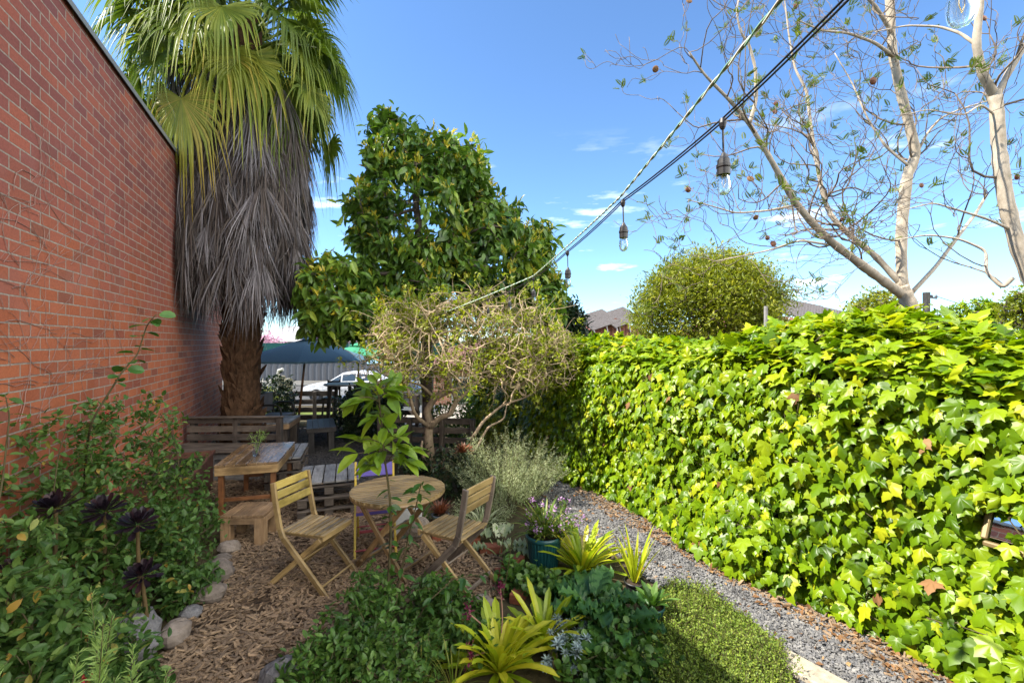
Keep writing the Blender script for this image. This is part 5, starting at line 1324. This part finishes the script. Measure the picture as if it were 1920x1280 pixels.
for u, v, Y, lb in ((497, 655, 41, 'pink blossoming tree beside the cream pole'), (612, 640, 43, 'pink blossoming tree rising above the slate blue umbrella')):
    ball_tree('blossom_tree', lb, u, v, 38, 28, Y, 150, 14, L_SM, .3, M['pink_flower'], spread=.3, lumps=5)
tw = P(1800, 604, 120)
for i, (u, w_, h_) in enumerate(((1745, 40, 18), (1790, 60, 22), (1560, 50, 20), (1150, 60, 20), (1890, 60, 24), (1680, 60, 18))):
    ball_tree('distant_tree', ['bluish far tree line clump next to the utility pole', 'far tree clump left of the clipped bush', 'far tree clump behind the right solar panels', 'far tree clump beyond the left solar roof', 'far tree clump at the right edge of the view', 'far tree clump behind the jacaranda trunk'][i], u, 612, w_, h_, 110, 70, 8, L_SM, 1.1, M['dark_leaf'], spread=.8, lumps=4)
rng = np.random.default_rng(31)
# ------------------------------------------------------------------ left bed
SB = [(-2.42, 2.15, .42, .36, .92, 'leafy sage shrub at the front left of the bed near the black rosettes'), (-2.92, 2.95, .34, .4, 1.35, 'tall sage shrub against the brick wall with yellowing leaves'),
      (-2.56, 2.75, .34, .36, .95, 'mid green sage shrub in the middle of the left bed'), (-3.05, 3.62, .36, .42, 1.32, 'tall thin sage shrub near the steel planter'),
      (-2.58, 3.4, .28, .32, .66, 'low sage shrub spilling towards the stone edging'), (-2.82, 3.95, .2, .24, .8, 'upright sage shrub beside the low pine stool'),
      (-2.0, 1.72, .36, .34, .62, 'dense low shrub at the bottom left behind the rosemary'), (-2.5, 1.55, .4, .4, .95, 'sage shrub at the left edge of the view'),
      (-2.28, 2.5, .2, .24, .38, 'small green clump overhanging the edging rocks'), (-2.12, 2.1, .2, .22, .42, 'small nettle leaved clump beside the largest dark edging rock'),
      (-2.05, 1.98, .28, .26, .82, 'leafy sage clump hiding the foot of the black rosette stems'), (-2.3, 1.85, .28, .26, .88, 'sage clump below the leftmost black rosettes'), (-2.0, 2.3, .17, .18, .4, 'sage clump leaning over the mulch beside the dark rock'),
      (-2.3, 3.2, .16, .24, .26, 'low green clump between the two pinkish edging stones')]
for i, (x, y, rx, ry, h, lb) in enumerate(SB):
    nt = int(150*(rx*ry/.13)**.5*(.6+h*.5)); 
    bush('sage_shrub', lb, 'shrub', (x, y, 0), rx, ry, h*U(1.0, 1.15), nt, 12, L_OV, .060, M['bushy'], 'sage shrubs in the left bed', .03, lo=.25, upb=.15,
         r_fn=lambda I, d: np.where(U(0, 1, len(I)) < .035, U(.93, 1, len(I)), np.clip(.42+.2*rng.normal(size=len(I)), 0, .86)), back=.12, outw=.45, flower=('redflower', 5, .03, 'flower') if i in (0, 1, 6) else None)
# whippy stems rising above the bed
def whip(name, label, pts, nl, T, size, lmat, smat='stem', r=.006, cat='plant', group=None, jitter=.0, start=.15, drop=-.15, rl=None, alt=True, flat=.3):
    q = smooth_limb(np.array(pts, float), 40); t = thing(name, label, cat, q[0], 0, group); mb = MB(); mb.tubes(q, np.linspace(r, r*.4, 40), 7); mb.build('stem', M[smat], t, smooth=True)
    i = np.linspace(int(start*39), 39, nl).astype(int); az = np.arange(nl)*2.4+U(0, 6); d = np.stack([np.cos(az), np.sin(az), np.full(nl, drop)+U(-.25, .25, nl)], -1)
    tg = nrm(np.gradient(q, axis=0))[i]; d = nrm(d+tg*.3); s = size*U(.7, 1.15, nl); mb = MB()
    pet = q[i]+d*s[:, None]*.18; mb2 = MB(); mb2.tubes(np.stack([q[i], pet], 1), np.full((nl, 2), .0016), 4); mb2.build('petiole', M[smat], t)
    leaves(mb, T, pet, d-[0, 0, .2], nrm(np.array([0, 0, 1.])+rng.normal(size=(nl, 3))*flat), s, U(.2, .9, nl) if rl is None else np.full(nl, rl)+U(-.1, .1, nl)); mb.build('leaves', lmat, t); return t
whip('climber_shoot', 'young climber shoot with heart shaped leaves rising against the brick wall', [G(150, 1010)*[1, 1, 0], P(165, 800, 2.9), P(205, 735, 2.95), P(230, 695, 3.0), P(258, 665, 3.05), P(275, 610, 3.1), P(292, 590, 3.1)], 17, L_RND, .088, M['broad'], start=.42, r=.007)
whip('sage_shoot', 'tall thin shoot with yellowing leaves at the left edge by the wall', [(-2.35, 1.9, 0), P(5, 900, 2.1), P(18, 780, 2.1), P(10, 740, 2.1)], 16, L_OV, .06, M['bushy'], start=.3, r=.005)
whip('sage_shoot', 'upright leafy shoot between the tall shrub and the pallet bench', [(-2.85, 3.9, 0), P(335, 860, 3.9), P(318, 800, 3.9), P(300, 775, 3.9)], 34, L_OV, .06, M['bushy'], start=.4, r=.005)
whip('sage_shoot', 'bare topped reddish shoot beside the climber shoot', [(-2.75, 2.6, 0), P(110, 850, 2.7), P(125, 800, 2.7), P(140, 770, 2.7)], 10, L_OV, .05, M['bushy'], start=.3, r=.004)
# black aeoniums
SPOON = simple_leaf(.34, .10, -.25, ((.35, .45), (.75, 1.), (.93, .7)))
def aeonium(label, c, base, R_, tilt):
    t = thing('black_rosette_plant', label, 'succulent', base, 0, 'black rosettes in the left bed'); c = np.array(c); mb = MB(); q = smooth_limb(np.array([base, (base+c)/2+[.07, 0, -.10], c-[0, 0, .01]]), 16); mb.tubes(q, np.linspace(.014, .0095, 16), 9); mb.build('stem', bark_mat('aeonium_stem', (.06, .042, .02), (.15, .105, .045)), t, smooth=True)
    n = 46; k = np.arange(n); az = k*2.39996; e = np.interp(k, [0, n-1], [1.35, -.35])+.1*rng.normal(size=n); L = R_*np.interp(k, [0, 10, n-1], [.35, .75, 1.0])*U(.9, 1.1, n)
    d = np.stack([np.cos(az)*np.cos(e), np.sin(az)*np.cos(e), np.sin(e)], -1); Rm = np.array(Matrix.Rotation(tilt[0], 3, 'X')@Matrix.Rotation(tilt[1], 3, 'Y')); d = d@Rm.T; ax = Rm@np.array([0, 0, 1.])
    mb = MB(); leaves(mb, SPOON, c+d*.012, d, np.broadcast_to(ax, d.shape), L, U(0, 1, n)); mb.build('rosette', M['black_leaf'], t)
for k, (u, v, Y, R_, tl, lb) in enumerate(((105, 952, 2.5, .105, (.3, -.2), 'wide black rosette on the leftmost long stem'), (197, 957, 2.7, .10, (.35, .1), 'black rosette on an upright stem in front of the brick wall'), (258, 982, 2.75, .10, (.3, .3), 'black rosette leaning towards the mulch area'), (42, 1068, 2.2, .085, (.4, -.1), 'low black rosette at the left edge'), (266, 1078, 2.6, .085, (.5, .1), 'small low black rosette among the sage leaves'))):
    c = P(u, v, Y); aeonium(lb, c, np.array([c[0]-.26+.03*k, c[1]+.10, 0]), R_, tl)
# rosemary in the near corner
def sprigs(name, label, cat, c, rx, ry, n, h0, h1, nl, size, lmat, lean=.25, smat='stem', r=.0028, T=None, up=.75, start=.1, wide=1.0, tipf=None):
    c = np.asarray(c, float); t = thing(name, label, cat, c); m = 7; k = np.linspace(0, 1, m)[None, :, None]
    a = U(0, 6.283, n); q = np.sqrt(U(0, 1, n)); b = c+np.stack([rx*q*np.cos(a), ry*q*np.sin(a), 0*a], -1)*.55; h = U(h0, h1, n)*(1-.3*q**2)
    d = nrm(np.stack([np.cos(a)*q*lean*wide, np.sin(a)*q*lean*wide, np.ones(n)], -1)+rng.normal(size=(n, 3))*.10); bend = rdir(n)*.07
    pp = b[:, None]+d[:, None]*k*h[:, None, None]+bend[:, None]*np.sin(k*math.pi)*h[:, None, None]
    mb = MB(); mb.tubes(pp, np.linspace(r, r*.45, m)[None]*np.ones((n, 1)), 4); mb.build('stems', M[smat], t)
    I = np.repeat(np.arange(n), nl); f = start+(1-start)*U(0, 1, n*nl); j = np.minimum((f*(m-1)).astype(int), m-2); w = f*(m-1)-j
    p = pp[I, j]*(1-w)[:, None]+pp[I, j+1]*w[:, None]; tg = nrm(pp[I, j+1]-pp[I, j]); dd = nrm(tg*up+rdir(n*nl)*.75)
    mb = MB(); leaves(mb, T or L_NEEDLE, p, dd, rdir(n*nl), size*U(.7, 1.2, n*nl)*np.where(f > .93, .6, 1), np.clip(U(.1, .7, n)[I]+.25*f+rng.normal(size=n*nl)*.08-.1, 0, 1)); mb.build('leaves', lmat, t)
    if tipf:
        fm, fs, frac, nm = tipf; s = np.where(U(0, 1, n) < frac)[0]; J = np.repeat(s, 9); mb = MB(); leaves(mb, L_SM, pp[J, -1]+rng.normal(size=(len(J), 3))*fs*.5, rdir(len(J)), rdir(len(J)), fs*U(.7, 1.2, len(J)), U(0, 1, len(J))); mb.build(nm, M[fm], t)
    return t
sprigs('rosemary_bush', 'bright green rosemary bush with upright sprigs in the near left corner', 'herb', (-1.34, 1.22, 0), .15, .15, 30, .95, 1.25, 240, .042, M['rosemary'], .28, start=.35)
sprigs('lavender_bush', 'silvery green lavender bush half in sun beside the gravel path', 'shrub', G(948, 936), .52, .5, 480, .5, .95, 64, .038, M['silver'], 1.05, r=.0022, start=.2, up=.5)
sprigs('herb_clump', 'soft grey green herb clump between the lavender and the folding chair', 'herb', G(905, 985), .34, .3, 120, .22, .42, 40, .032, M['silver'], .8, start=.1, up=.4)

rng = np.random.default_rng(32)
# ------------------------------------------------------------------ sapling in the middle
sb = G(716, 1185); sp = [sb, P(728, 1100, sb[1]), P(733, 1000, sb[1]), P(731, 930, sb[1]), P(720, 850, sb[1]), P(714, 780, sb[1]), P(707, 712, sb[1])]
sp = np.array(sp); q = smooth_limb(sp, 60); st = thing('citrus_sapling', 'slender sapling with bright lime green leaves in front of the round table', 'sapling', sb)
mb = MB(); mb.tubes(q, np.linspace(.011, .004, 60), 8)
mb.build('stem', M['stem'], st, smooth=True)
L_CIT = simple_leaf(.48, .10, .35, ((.15, .55), (.4, 1.), (.7, .8), (.9, .35)))
mb = MB(); mp_ = MB()
side = []
for k in range(23):                      # short side shoots in the bright head
    i = int(U(36, 57)); az = k*2.4; L = U(.08, .24)*(1.25-(i-30)/40); d = nrm(np.array([math.cos(az), math.sin(az), .35])); e = q[i]+d*L+[0, 0, -.02]; mp_.tubes(np.array([q[i], (q[i]+e)/2+[0, 0, .02], e]), np.array([.0035, .003, .002]), 5)
    for f in (.35, .6, .8, 1.0, 1.0):
        side.append((q[i]+(e-q[i])*f, nrm(d+rng.normal(size=3)*.55+[0, 0, -.35])))
for i in (59, 59, 58, 57, 55, 54): side.append((q[i], nrm(rng.normal(size=3)*.6+[0, 0, .6 if i > 57 else 0])))
p = np.array([s[0] for s in side]); d = np.array([s[1] for s in side]); n = len(p); up = nrm(np.array([0, 0, 1.])+rng.normal(size=(n, 3))*.35)
leaves(mb, L_CIT, p, d, up, .145*U(.7, 1.2, n), U(.1, 1, n)); mp_.build('side_shoot', M['stem'], st); mb.build('bright_leaves', M['sapling'], st)
mb = MB(); i = rng.integers(6, 34, 26); n = len(i); az = np.arange(n)*2.4; d = nrm(np.stack([np.cos(az), np.sin(az), U(-.4, .2, n)], -1)); leaves(mb, L_CIT, q[i], d, nrm(np.array([0, 0, 1.])+rng.normal(size=(n, 3))*.4), .075*U(.6, 1.3, n), U(0, 1, n)); mb.build('lower_leaves', M['sapling_dark'], st)
s2 = [G(735, 1180), P(748, 1090, 2.9), P(765, 1010, 2.88), P(782, 940, 2.86), P(790, 905, 2.85)]
whip('citrus_sucker', 'darker thin stem with mixed green leaves rising just right of the sapling', s2, 30, L_CIT, .085, M['sapling_dark'], start=.3, r=.007)
whip('citrus_sucker', 'short leafy stem leaning right beneath the folding chair', [G(760, 1200), P(800, 1130, 2.8), P(850, 1085, 2.85), P(905, 1075, 2.9)], 16, L_CIT, .085, M['sapling_dark'], start=.3, r=.005)
whip('rose_stem', 'thin arching green stem crossing in front of the right folding chair', [G(930, 1180), P(950, 1080, 2.9), P(958, 1030, 2.9), P(930, 985, 2.9)], 9, L_OV, .04, M['mint'], start=.2, r=.003)

# ------------------------------------------------------------------ front bed
for x, y, rx, ry, h, lb in ((-.88, 2.62, .24, .22, .34, 'leafy mint clump at the foot of the sapling'), (-1.05, 2.42, .20, .2, .26, 'low mint clump beside the grey speckled boulder'), (-.62, 2.45, .24, .2, .30, 'mint clump in front of the bromeliads at the bottom edge'), (-.48, 2.95, .26, .22, .30, 'green mint clump below the right folding chair'), (-.88, 2.95, .16, .16, .40, 'taller mint clump just left of the sapling stem'), (-.3, 2.72, .2, .2, .26, 'small mint clump between the rock and the bromeliads')):
    bush('mint_clump', lb, 'herb', (x, y, 0), rx, ry, h, int(600*rx), 9, L_OV, .052, M['mint'], 'mint clumps in the front bed', .02, lo=.3, upb=.1, zmin=.02, r0=.006, outw=.5, sub=.2)
def rosette(name, label, c, n, L, w, e0, e1, droop, mat, cat='plant', group=None, keel=.3, rr=(0, 1), shape=None, nn=8, part='strap_leaves'):
    t = thing(name, label, cat, c, 0, group); mb = MB()
    for k in range(n):
        f = k/(n-1); az = k*2.39996+U(-.2, .2); el = np.interp(f, [0, 1], [e1, e0])+U(-.12, .12); ll = L*np.interp(f, [0, .25, 1], [.6, 1, .95])*U(.8, 1.15)
        strap(mb, np.array(c)+[.02*math.cos(az)*(.5+f), .02*math.sin(az)*(.5+f), .015], az, ll, w*U(.8, 1.1), el, droop*U(.6, 1.3), nn, U(*rr), keel, 0, shape)
    mb.build(part, mat, t); return t
bshape = lambda t: np.interp(t, [0, .12, .5, .82, .94, 1], [.55, .7, .9, 1.0, .7, .02])
rosette('bromeliad', 'large yellow green bromeliad at the bottom centre', G(935, 1262), 60, .35, .048, rad(14), rad(80), .75, M['bromeliad'], 'bromeliad', 'bromeliads', shape=bshape)
rosette('bromeliad', 'bright yellow green bromeliad just right of the largest one', G(1020, 1215), 42, .34, .044, rad(15), rad(82), .7, M['bromeliad'], 'bromeliad', 'bromeliads', shape=bshape)
rosette('bromeliad', 'bromeliad with long fresh green straps right of the ridged teal pot', G(1092, 1075), 54, .44, .042, rad(22), rad(82), .7, M['bromeliad'], 'bromeliad', 'bromeliads', shape=bshape)
for k, (u, v, Y, lb) in enumerate(((938, 1100, 2.62, 'maroon flower spike on a pale stalk above the largest bromeliad'), (878, 1148, 2.58, 'maroon flower spike leaning left over the bromeliad'), (880, 1232, 2.45, 'maroon flower cluster low at the left of the bromeliad'))):
    t = thing('flower_spike', lb, 'flower', G(935-10*k, 1240)); p = P(u, v, Y); mb = MB(); mb.tubes(smooth_limb(np.array([G(935-10*k, 1240), (G(935, 1240)+p)/2+[.02, 0, .05], p]), 12), np.full(12, .0035), 6); mb.build('stalk', paint_mat('pink_stalk', (.30, .16, .12), .5), t)
    mb = MB(); n = 60; leaves(mb, L_SM, p+rng.normal(size=(n, 3))*[.012, .012, .028], rdir(n)+[0, 0, .4], rdir(n), U(.014, .026, n), U(0, 1, n)); mb.build('petals', M['maroon'], t)
# pots
def pot(name, label, c, r, h, mat, ridges=0, cat='pot'):
    t = thing(name, label, cat, c); mb = MB(); wob = (lambda a: .018*np.sign(np.sin(a*ridges))) if ridges else None
    mb.lathe([(.001, .004), (r*.74, .004), (r*.78, .02), (r*.94, h*.86)], c, max(48, ridges*4), wob=wob, cap=False); mb.build('body', mat, t)
    mb = MB(); mb.lathe([(r*.95, h*.85), (r*1.03, h*.86), (r*1.05, h*.93), (r*1.03, h), (r*.95, h), (r*.93, h*.9)], c, 40, cap=False); mb.build('rim', mat, t, smooth=True)
    mb = MB(); mb.lathe([(.001, h*.88), (r*.95, h*.86), (r*.95, h*.84), (.001, h*.82)], c, 24, cap=False); mb.build('soil', M['soil'], t); return t
pc = G(1020, 1060); pot('plant_pot', 'ridged teal plastic pot at the bend of the gravel path', pc, .148, .27, M['teal'], 30)
n_ = pc+[0, 0, .235]
rosette('lily_clump', 'grassy clump with lilac flowers growing in the ridged teal pot', n_, 60, .34, .017, rad(25), rad(85), .9, M['lily'], 'plant', nn=6)
sprigs('society_garlic', 'lilac flowered leafy stems spilling from the teal pot towards the path', 'plant', n_+[.05, .02, 0], .22, .18, 60, .14, .36, 9, .05, M['lily'], .9, r=.0018, tipf=('lilac_flower', .022, .7, 'flowers'), T=L_LAN)
pc = G(1190, 1118); pot('plant_pot', 'small black pot holding the yellow spiky plant', pc, .075, .12, M['black'])
rosette('spiky_plant', 'upright yellow orange spiky plant in the small black pot', pc+[0, 0, .1], 18, .38, .026, rad(56), rad(88), .25, M['bromeliad'], 'plant', rr=(.4, 1), keel=.5)
pc = G(1222, 1170); pot('plant_pot', 'small smooth dark teal pot beside the sunlit ground cover', pc, .08, .13, M['teal'])
rosette('lily_clump', 'young leafy plant filling the small smooth teal pot', pc+[0, 0, .11], 16, .16, .05, rad(25), rad(80), .8, M['mint'], 'plant', nn=6)
pc = G(826, 985); pot('plant_pot', 'small blue grey pot behind the right folding chair', pc, .085, .12, paint_mat('blue_grey_glaze', (.12, .16, .20), .35))
rosette('red_succulent', 'rust red rosette succulent in the small blue grey pot', pc+[0, 0, .11], 60, .14, .022, rad(15), rad(85), .3, M['redleaf'], 'succulent', nn=5)
rosette('spider_plant', 'pale striped spider plant arching beside the right folding chair', G(905, 998), 46, .32, .018, rad(30), rad(80), 1.5, M['silver'], 'plant', nn=7, rr=(.5, 1))
rosette('lily_clump', 'small dark strappy clump left of the blue grey pot', G(790, 985), 26, .26, .018, rad(35), rad(80), 1.2, M['lily'], 'plant', rr=(0, .5))
# kalanchoe bush with a red flower head
bush('jade_bush', 'dark fleshy leaved bush between the twiggy shrub and the lavender', 'shrub', G(862, 935), .30, .3, .62, 170, 10, L_OV, .055, M['dark_leaf'], None, .025, lo=.2)
rosette('kalanchoe', 'red and yellow succulent head above the dark fleshy bush', P(868, 850, 5.3), 36, .13, .03, rad(10), rad(80), .3, M['redleaf'], 'succulent', nn=5)
# chard like broad leaves
def broadleaf(label, c, n, L, W_, mat, group=None, name='chard_plant', seed=0, el=(.5, 1.3)):
    t = thing(name, label, 'plant', c, 0, group); mb = MB(); ms = MB()
    for k in range(n):
        az = k*2.4+U(-.3, .3); e = U(*el); s = L*U(.7, 1.1); pl_ = s*.6; dh = np.array([math.cos(az), math.sin(az), 0]); b = np.array(c)+dh*.02; tip = b+dh*pl_*math.cos(e)+[0, 0, pl_*math.sin(e)]
        ms.tubes(np.array([b, (b+tip)/2+[0, 0, .01], tip]), np.array([.006, .005, .004]), 6)
        m = 15; w = 11; tt = np.linspace(0, 1, m); sd = np.array([-dh[1], dh[0], 0]); a = e-.2-1.3*tt; h = np.cumsum(np.cos(a))*s/m; z = np.cumsum(np.sin(a))*s/m
        ww = W_*s/L/2*np.sin(np.pi*np.clip(tt*.9+.08, 0, 1))**.6; ww[-1] = .004; x = np.linspace(-1, 1, w)
        A = tip+h[:, None, None]*dh+z[:, None, None]*np.array([0, 0, 1.])+(ww[:, None]*x[None])[..., None]*sd
        A[..., 2] += .10*W_*np.abs(x)[None]*1.2+.10*W_*np.sin(np.arange(m)[:, None]*1.9+x[None]*5+k)*1.6*np.abs(x)[None]**1.5; mb.grid(A, U(0, 1))
    ms.build('stalks', paint_mat('pale_stalk', (.20, .26, .10), .4), t); mb.build('leaves', mat, t, smooth=True); return t
broadleaf('broad crinkled green leaves of the clump left of the small teal pot', G(1110, 1175), 26, .25, .13, M['broad'], 'chard plants', el=(.75, 1.4))
broadleaf('broad crinkled green clump at the front of the bed below the spiky plant', G(1160, 1215), 15, .22, .12, M['broad'], 'chard plants')
broadleaf('pale broad leaf plant on the ground behind the right folding chair', G(935, 1040), 7, .26, .15, M['silver'], 'chard plants')
for u, v, n, lb in ((1115, 1265, 34, 'low round leaved patch at the bottom edge right of the bromeliads'), (1185, 1255, 34, 'low round leaved patch in the shade beside the ground cover'), (1060, 1130, 30, 'low round leaved patch behind the yellow bromeliads'), (980, 1105, 30, 'low patch with tiny white flowers by the loose bricks')):
    c = G(u, v); bush('creeping_plant', lb, 'ground cover', c, .22, .2, .14, 90, 7, L_RND, .05, M['mint'], 'creeping plants in the front bed', .02, zmin=.01, upb=.6, r0=.004, sub=.2, flower=('white_petal', 12, .012, 'flower') if False else None)
for u, v, R_, lb in ((1070, 1225, .11, 'blue grey succulent rosettes right of the bromeliads'), (1050, 1262, .10, 'blue grey succulent rosettes at the bottom edge')):
    c = G(u, v); t = thing('blue_succulent', lb, 'succulent', c, 0, 'blue grey succulents'); mb = MB()
    for k in range(22):
        o = c+[U(-R_, R_), U(-R_, R_), U(.04, .18)]; n = 20; az = np.arange(n)*2.4; e = np.linspace(1.3, .1, n); d = np.stack([np.cos(az)*np.cos(e), np.sin(az)*np.cos(e), np.sin(e)], -1); leaves(mb, L_LAN, np.repeat(o[None], n, 0), d, np.broadcast_to([0, 0, 1.], d.shape), U(.025, .045)*np.ones(n), U(.2, 1, n))
    mb.build('rosettes', M['glaucous'], t)
    mb = MB(); 
    for k in range(14): a = c+[U(-R_, R_)*.7, U(-R_, R_)*.7, 0]; mb.tubes(np.array([a, a+[U(-.03, .03), U(-.03, .03), .12]]), np.full(2, .005), 5)
    mb.build('stems', M['stem'], t)
# dry grass tufts at the bottom edge
for u, v, lb in ((790, 1290, 'dry straw and green grass tuft at the bottom edge'), (850, 1295, 'small dry grass tuft left of the largest bromeliad')):
    rosette('grass_tuft', lb, G(u, v), 40, .24, .006, rad(40), rad(88), .5, M['lily'], 'grass', 'grass tufts at the bottom edge', nn=5, rr=(.6, 1))
# sunlit ground cover
TH = np.array([G(u, v)[:2] for u, v in [(1225, 1120), (1270, 1104), (1320, 1122), (1395, 1165), (1458, 1225), (1490, 1320), (1450, 1400), (1250, 1420), (1225, 1250)]])
p = sample(TH, 5200, .5); n = len(p); 
from math import sin
hh = .03+.065*np.clip(.5+.5*np.sin(p[:, 0]*9+1)*np.sin(p[:, 1]*8), 0, 1)+U(0, .04, n)+np.where(U(0, 1, n) < .15, U(.02, .06, n), 0); k = np.linspace(0, 1, 4)[None, :, None]
b = np.column_stack([p, np.full(n, .004)]); d = nrm(rng.normal(size=(n, 3))*.35+[0, 0, 1.]); pp = b[:, None]+d[:, None]*k*hh[:, None, None]
gc = thing('thyme_mat', 'bright green creeping thyme mat half in sun beside the gravel path', 'ground cover', (*TH.mean(0), 0)); tag(gc, kind='stuff')
mb = MB(); mb.tubes(pp, np.full((n, 4), .0011), 3); o = mb.build('stems', M['stem'], gc); o['kind'] = 'stuff'
I = np.repeat(np.arange(n), 9); f = U(.25, 1, len(I)); P_ = b[I]+d[I]*(f*hh[I])[:, None]; mb = MB(); leaves(mb, L_SM, P_+rng.normal(size=P_.shape)*.006, nrm(rdir(len(I))+[0, 0, .5]), nrm(rng.normal(size=(len(I), 3))*.5+[0, 0, 1.]), U(.010, .021, len(I)), np.clip(U(.2, .8, n)[I]+rng.normal(size=len(I))*.12, 0, 1)); o = mb.build('leaves', M['thyme'], gc); o['kind'] = 'stuff'
# concrete edging slab
mb = MB(); c = G(1512, 1258); mb.box((c[0]+.02, c[1]-.1, .02), (.16, .5, .05), np.array(Matrix.Rotation(rad(32), 3, 'Z')), bev=.008); tag(mb.build('concrete_edging', paint_mat('worn_concrete', (.34, .30, .23), .9, .2, .3, scale=25)), 'worn pale concrete edging strip between thyme and gravel', 'edging')
# ------------------------------------------------------------------ rocks, bricks, bits
RK = [(430, 1036, .10, .085, .085, 'stone', 'pale edging stone nearest the low pine stool'), (418, 1052, .08, .07, .05, 'stone', 'small flat pale edging stone below the one at the stool'), (410, 1088, .115, .10, .13, 'stone', 'pinkish upright edging stone halfway along the bed'), (395, 1126, .12, .10, .10, 'stone', 'rounded brown edging stone beside the mulch'), (357, 1157, .08, .07, .06, 'dark_stone', 'small sparkling grey edging stone'), (330, 1205, .085, .10, .11, 'stone', 'narrow grey edging stone under the sage leaves'), (248, 1248, .17, .15, .25, 'dark_stone', 'largest dark speckled edging rock at the lower left'), (205, 1330, .13, .12, .12, 'stone', 'brown edging rock cut off by the bottom edge'), (532, 1295, .14, .11, .13, 'dark_stone', 'grey speckled boulder at the bottom edge of the mulch'), (905, 1150, .085, .07, .10, 'stone', 'pale grey rock below the right folding chair'), (780, 1005, .15, .12, .16, 'stone', 'brown boulder behind the round table'), (868, 928, .16, .14, .22, 'dark_stone', 'dark rounded rock at the foot of the twiggy shrub'), (735, 1285, .12, .1, .08, 'dark_stone', 'dark rock hidden among the mint clumps')]
for i, (u, v, a, b_, c_, m, lb) in enumerate(RK):
    g = G(u, v); mb = MB(); rock(mb, g+[0, 0, c_*.55], a, b_, c_*.75, U(.3, .9), 20+i); tag(mb.build('edging_rock', M[m], smooth=False), lb, 'rock', 'rocks edging the beds')
for i, (u, v, a, lb) in enumerate(((952, 1082, .3, 'red brick lying nearest the ridged teal pot'), (962, 1062, .9, 'red brick set on edge behind the nearest one'), (920, 1035, .1, 'red brick in the edging behind the right folding chair'), (880, 1020, 0.05, 'red brick under the pale broad leaf plant'), (975, 1120, 1.2, 'loose red brick beside the pale grey rock'), (830, 1012, .2, 'red brick below the blue grey pot'))):
    g = G(u, v); mb = MB(); mb.box(g+[0, 0, .035], (.20, .095, .07), np.array(Matrix.Rotation(a, 3, 'Z')), bev=.006); tag(mb.build('edging_brick', M['brick']), lb, 'brick', 'loose edging bricks')
mb = MB(); g = G(762, 1010); mb.box(g+[0, .05, .13], (.26, .04, .27), np.array(Matrix.Rotation(-.35, 3, 'X')@Matrix.Rotation(.2, 3, 'Z')), bev=.012); tag(mb.build('leaning_slab', paint_mat('pale_slab', (.42, .42, .40), .8, .2, .2)), 'pale grey slab leaning under the round table', 'slab')
mb = MB(); g = G(842, 1168); mb.tubes(smooth_limb(np.array([g+[0, 0, .02], g+[.01, 0, .06], g+[-.015, 0, .10], g+[.012, .01, .14]]), 16), np.full(16, .004), 6); tag(mb.build('plant_tie', paint_mat('sky_blue_plastic', (.02, .35, .60), .4), smooth=True), 'curled bright blue plastic plant tie in the mint', 'plant tie')
# ------------------------------------------------------------------ shrubs towards the back
bush('dark_shrub', 'rounded dark green shrub spilling over the rear pallet fence', 'shrub', (-2.75, 8.75, 0), .70, .6, 1.02, 480, 12, L_OV, .075, M['dark_leaf'], None, .05, lo=.55, r0=.03)
bush('dark_shrub', 'small glossy shrub in the gap right of the palm trunk', 'shrub', (-5.25, 10.0, 0), .5, .4, 1.15, 200, 10, L_OV, .09, M['dark_leaf'], None, .05, lo=.4, r0=.02)
bush('leafy_bush', 'light green bush in sun behind the twiggy shrub trunk', 'shrub', (-.95, 7.5, 0), .5, .4, .95, 260, 10, L_OV, .06, M['bushy'], None, .04, lo=.3, r0=.02)
bush('leafy_bush', 'sunlit green bush left of the slate grey leaning post', 'shrub', (-.42, 7.5, 0), .4, .4, .8, 220, 10, L_SM, .05, M['olive'], None, .04, lo=.3, r0=.02)
bush('leafy_bush', 'dim green bush below the pallet fence behind the round table', 'shrub', (-1.25, 6.3, 0), .3, .25, .45, 120, 9, L_OV, .06, M['dark_leaf'], None, .03, lo=.3, r0=.012)
bush('hedge_plant', 'low grassy green plant on the verge beside the timber bollards', 'shrub', (-7.3, 13.4, gz(13.4)), .7, .4, .8, 160, 10, L_OV, .1, M['olive'], None, .06, lo=.3, r0=.012)
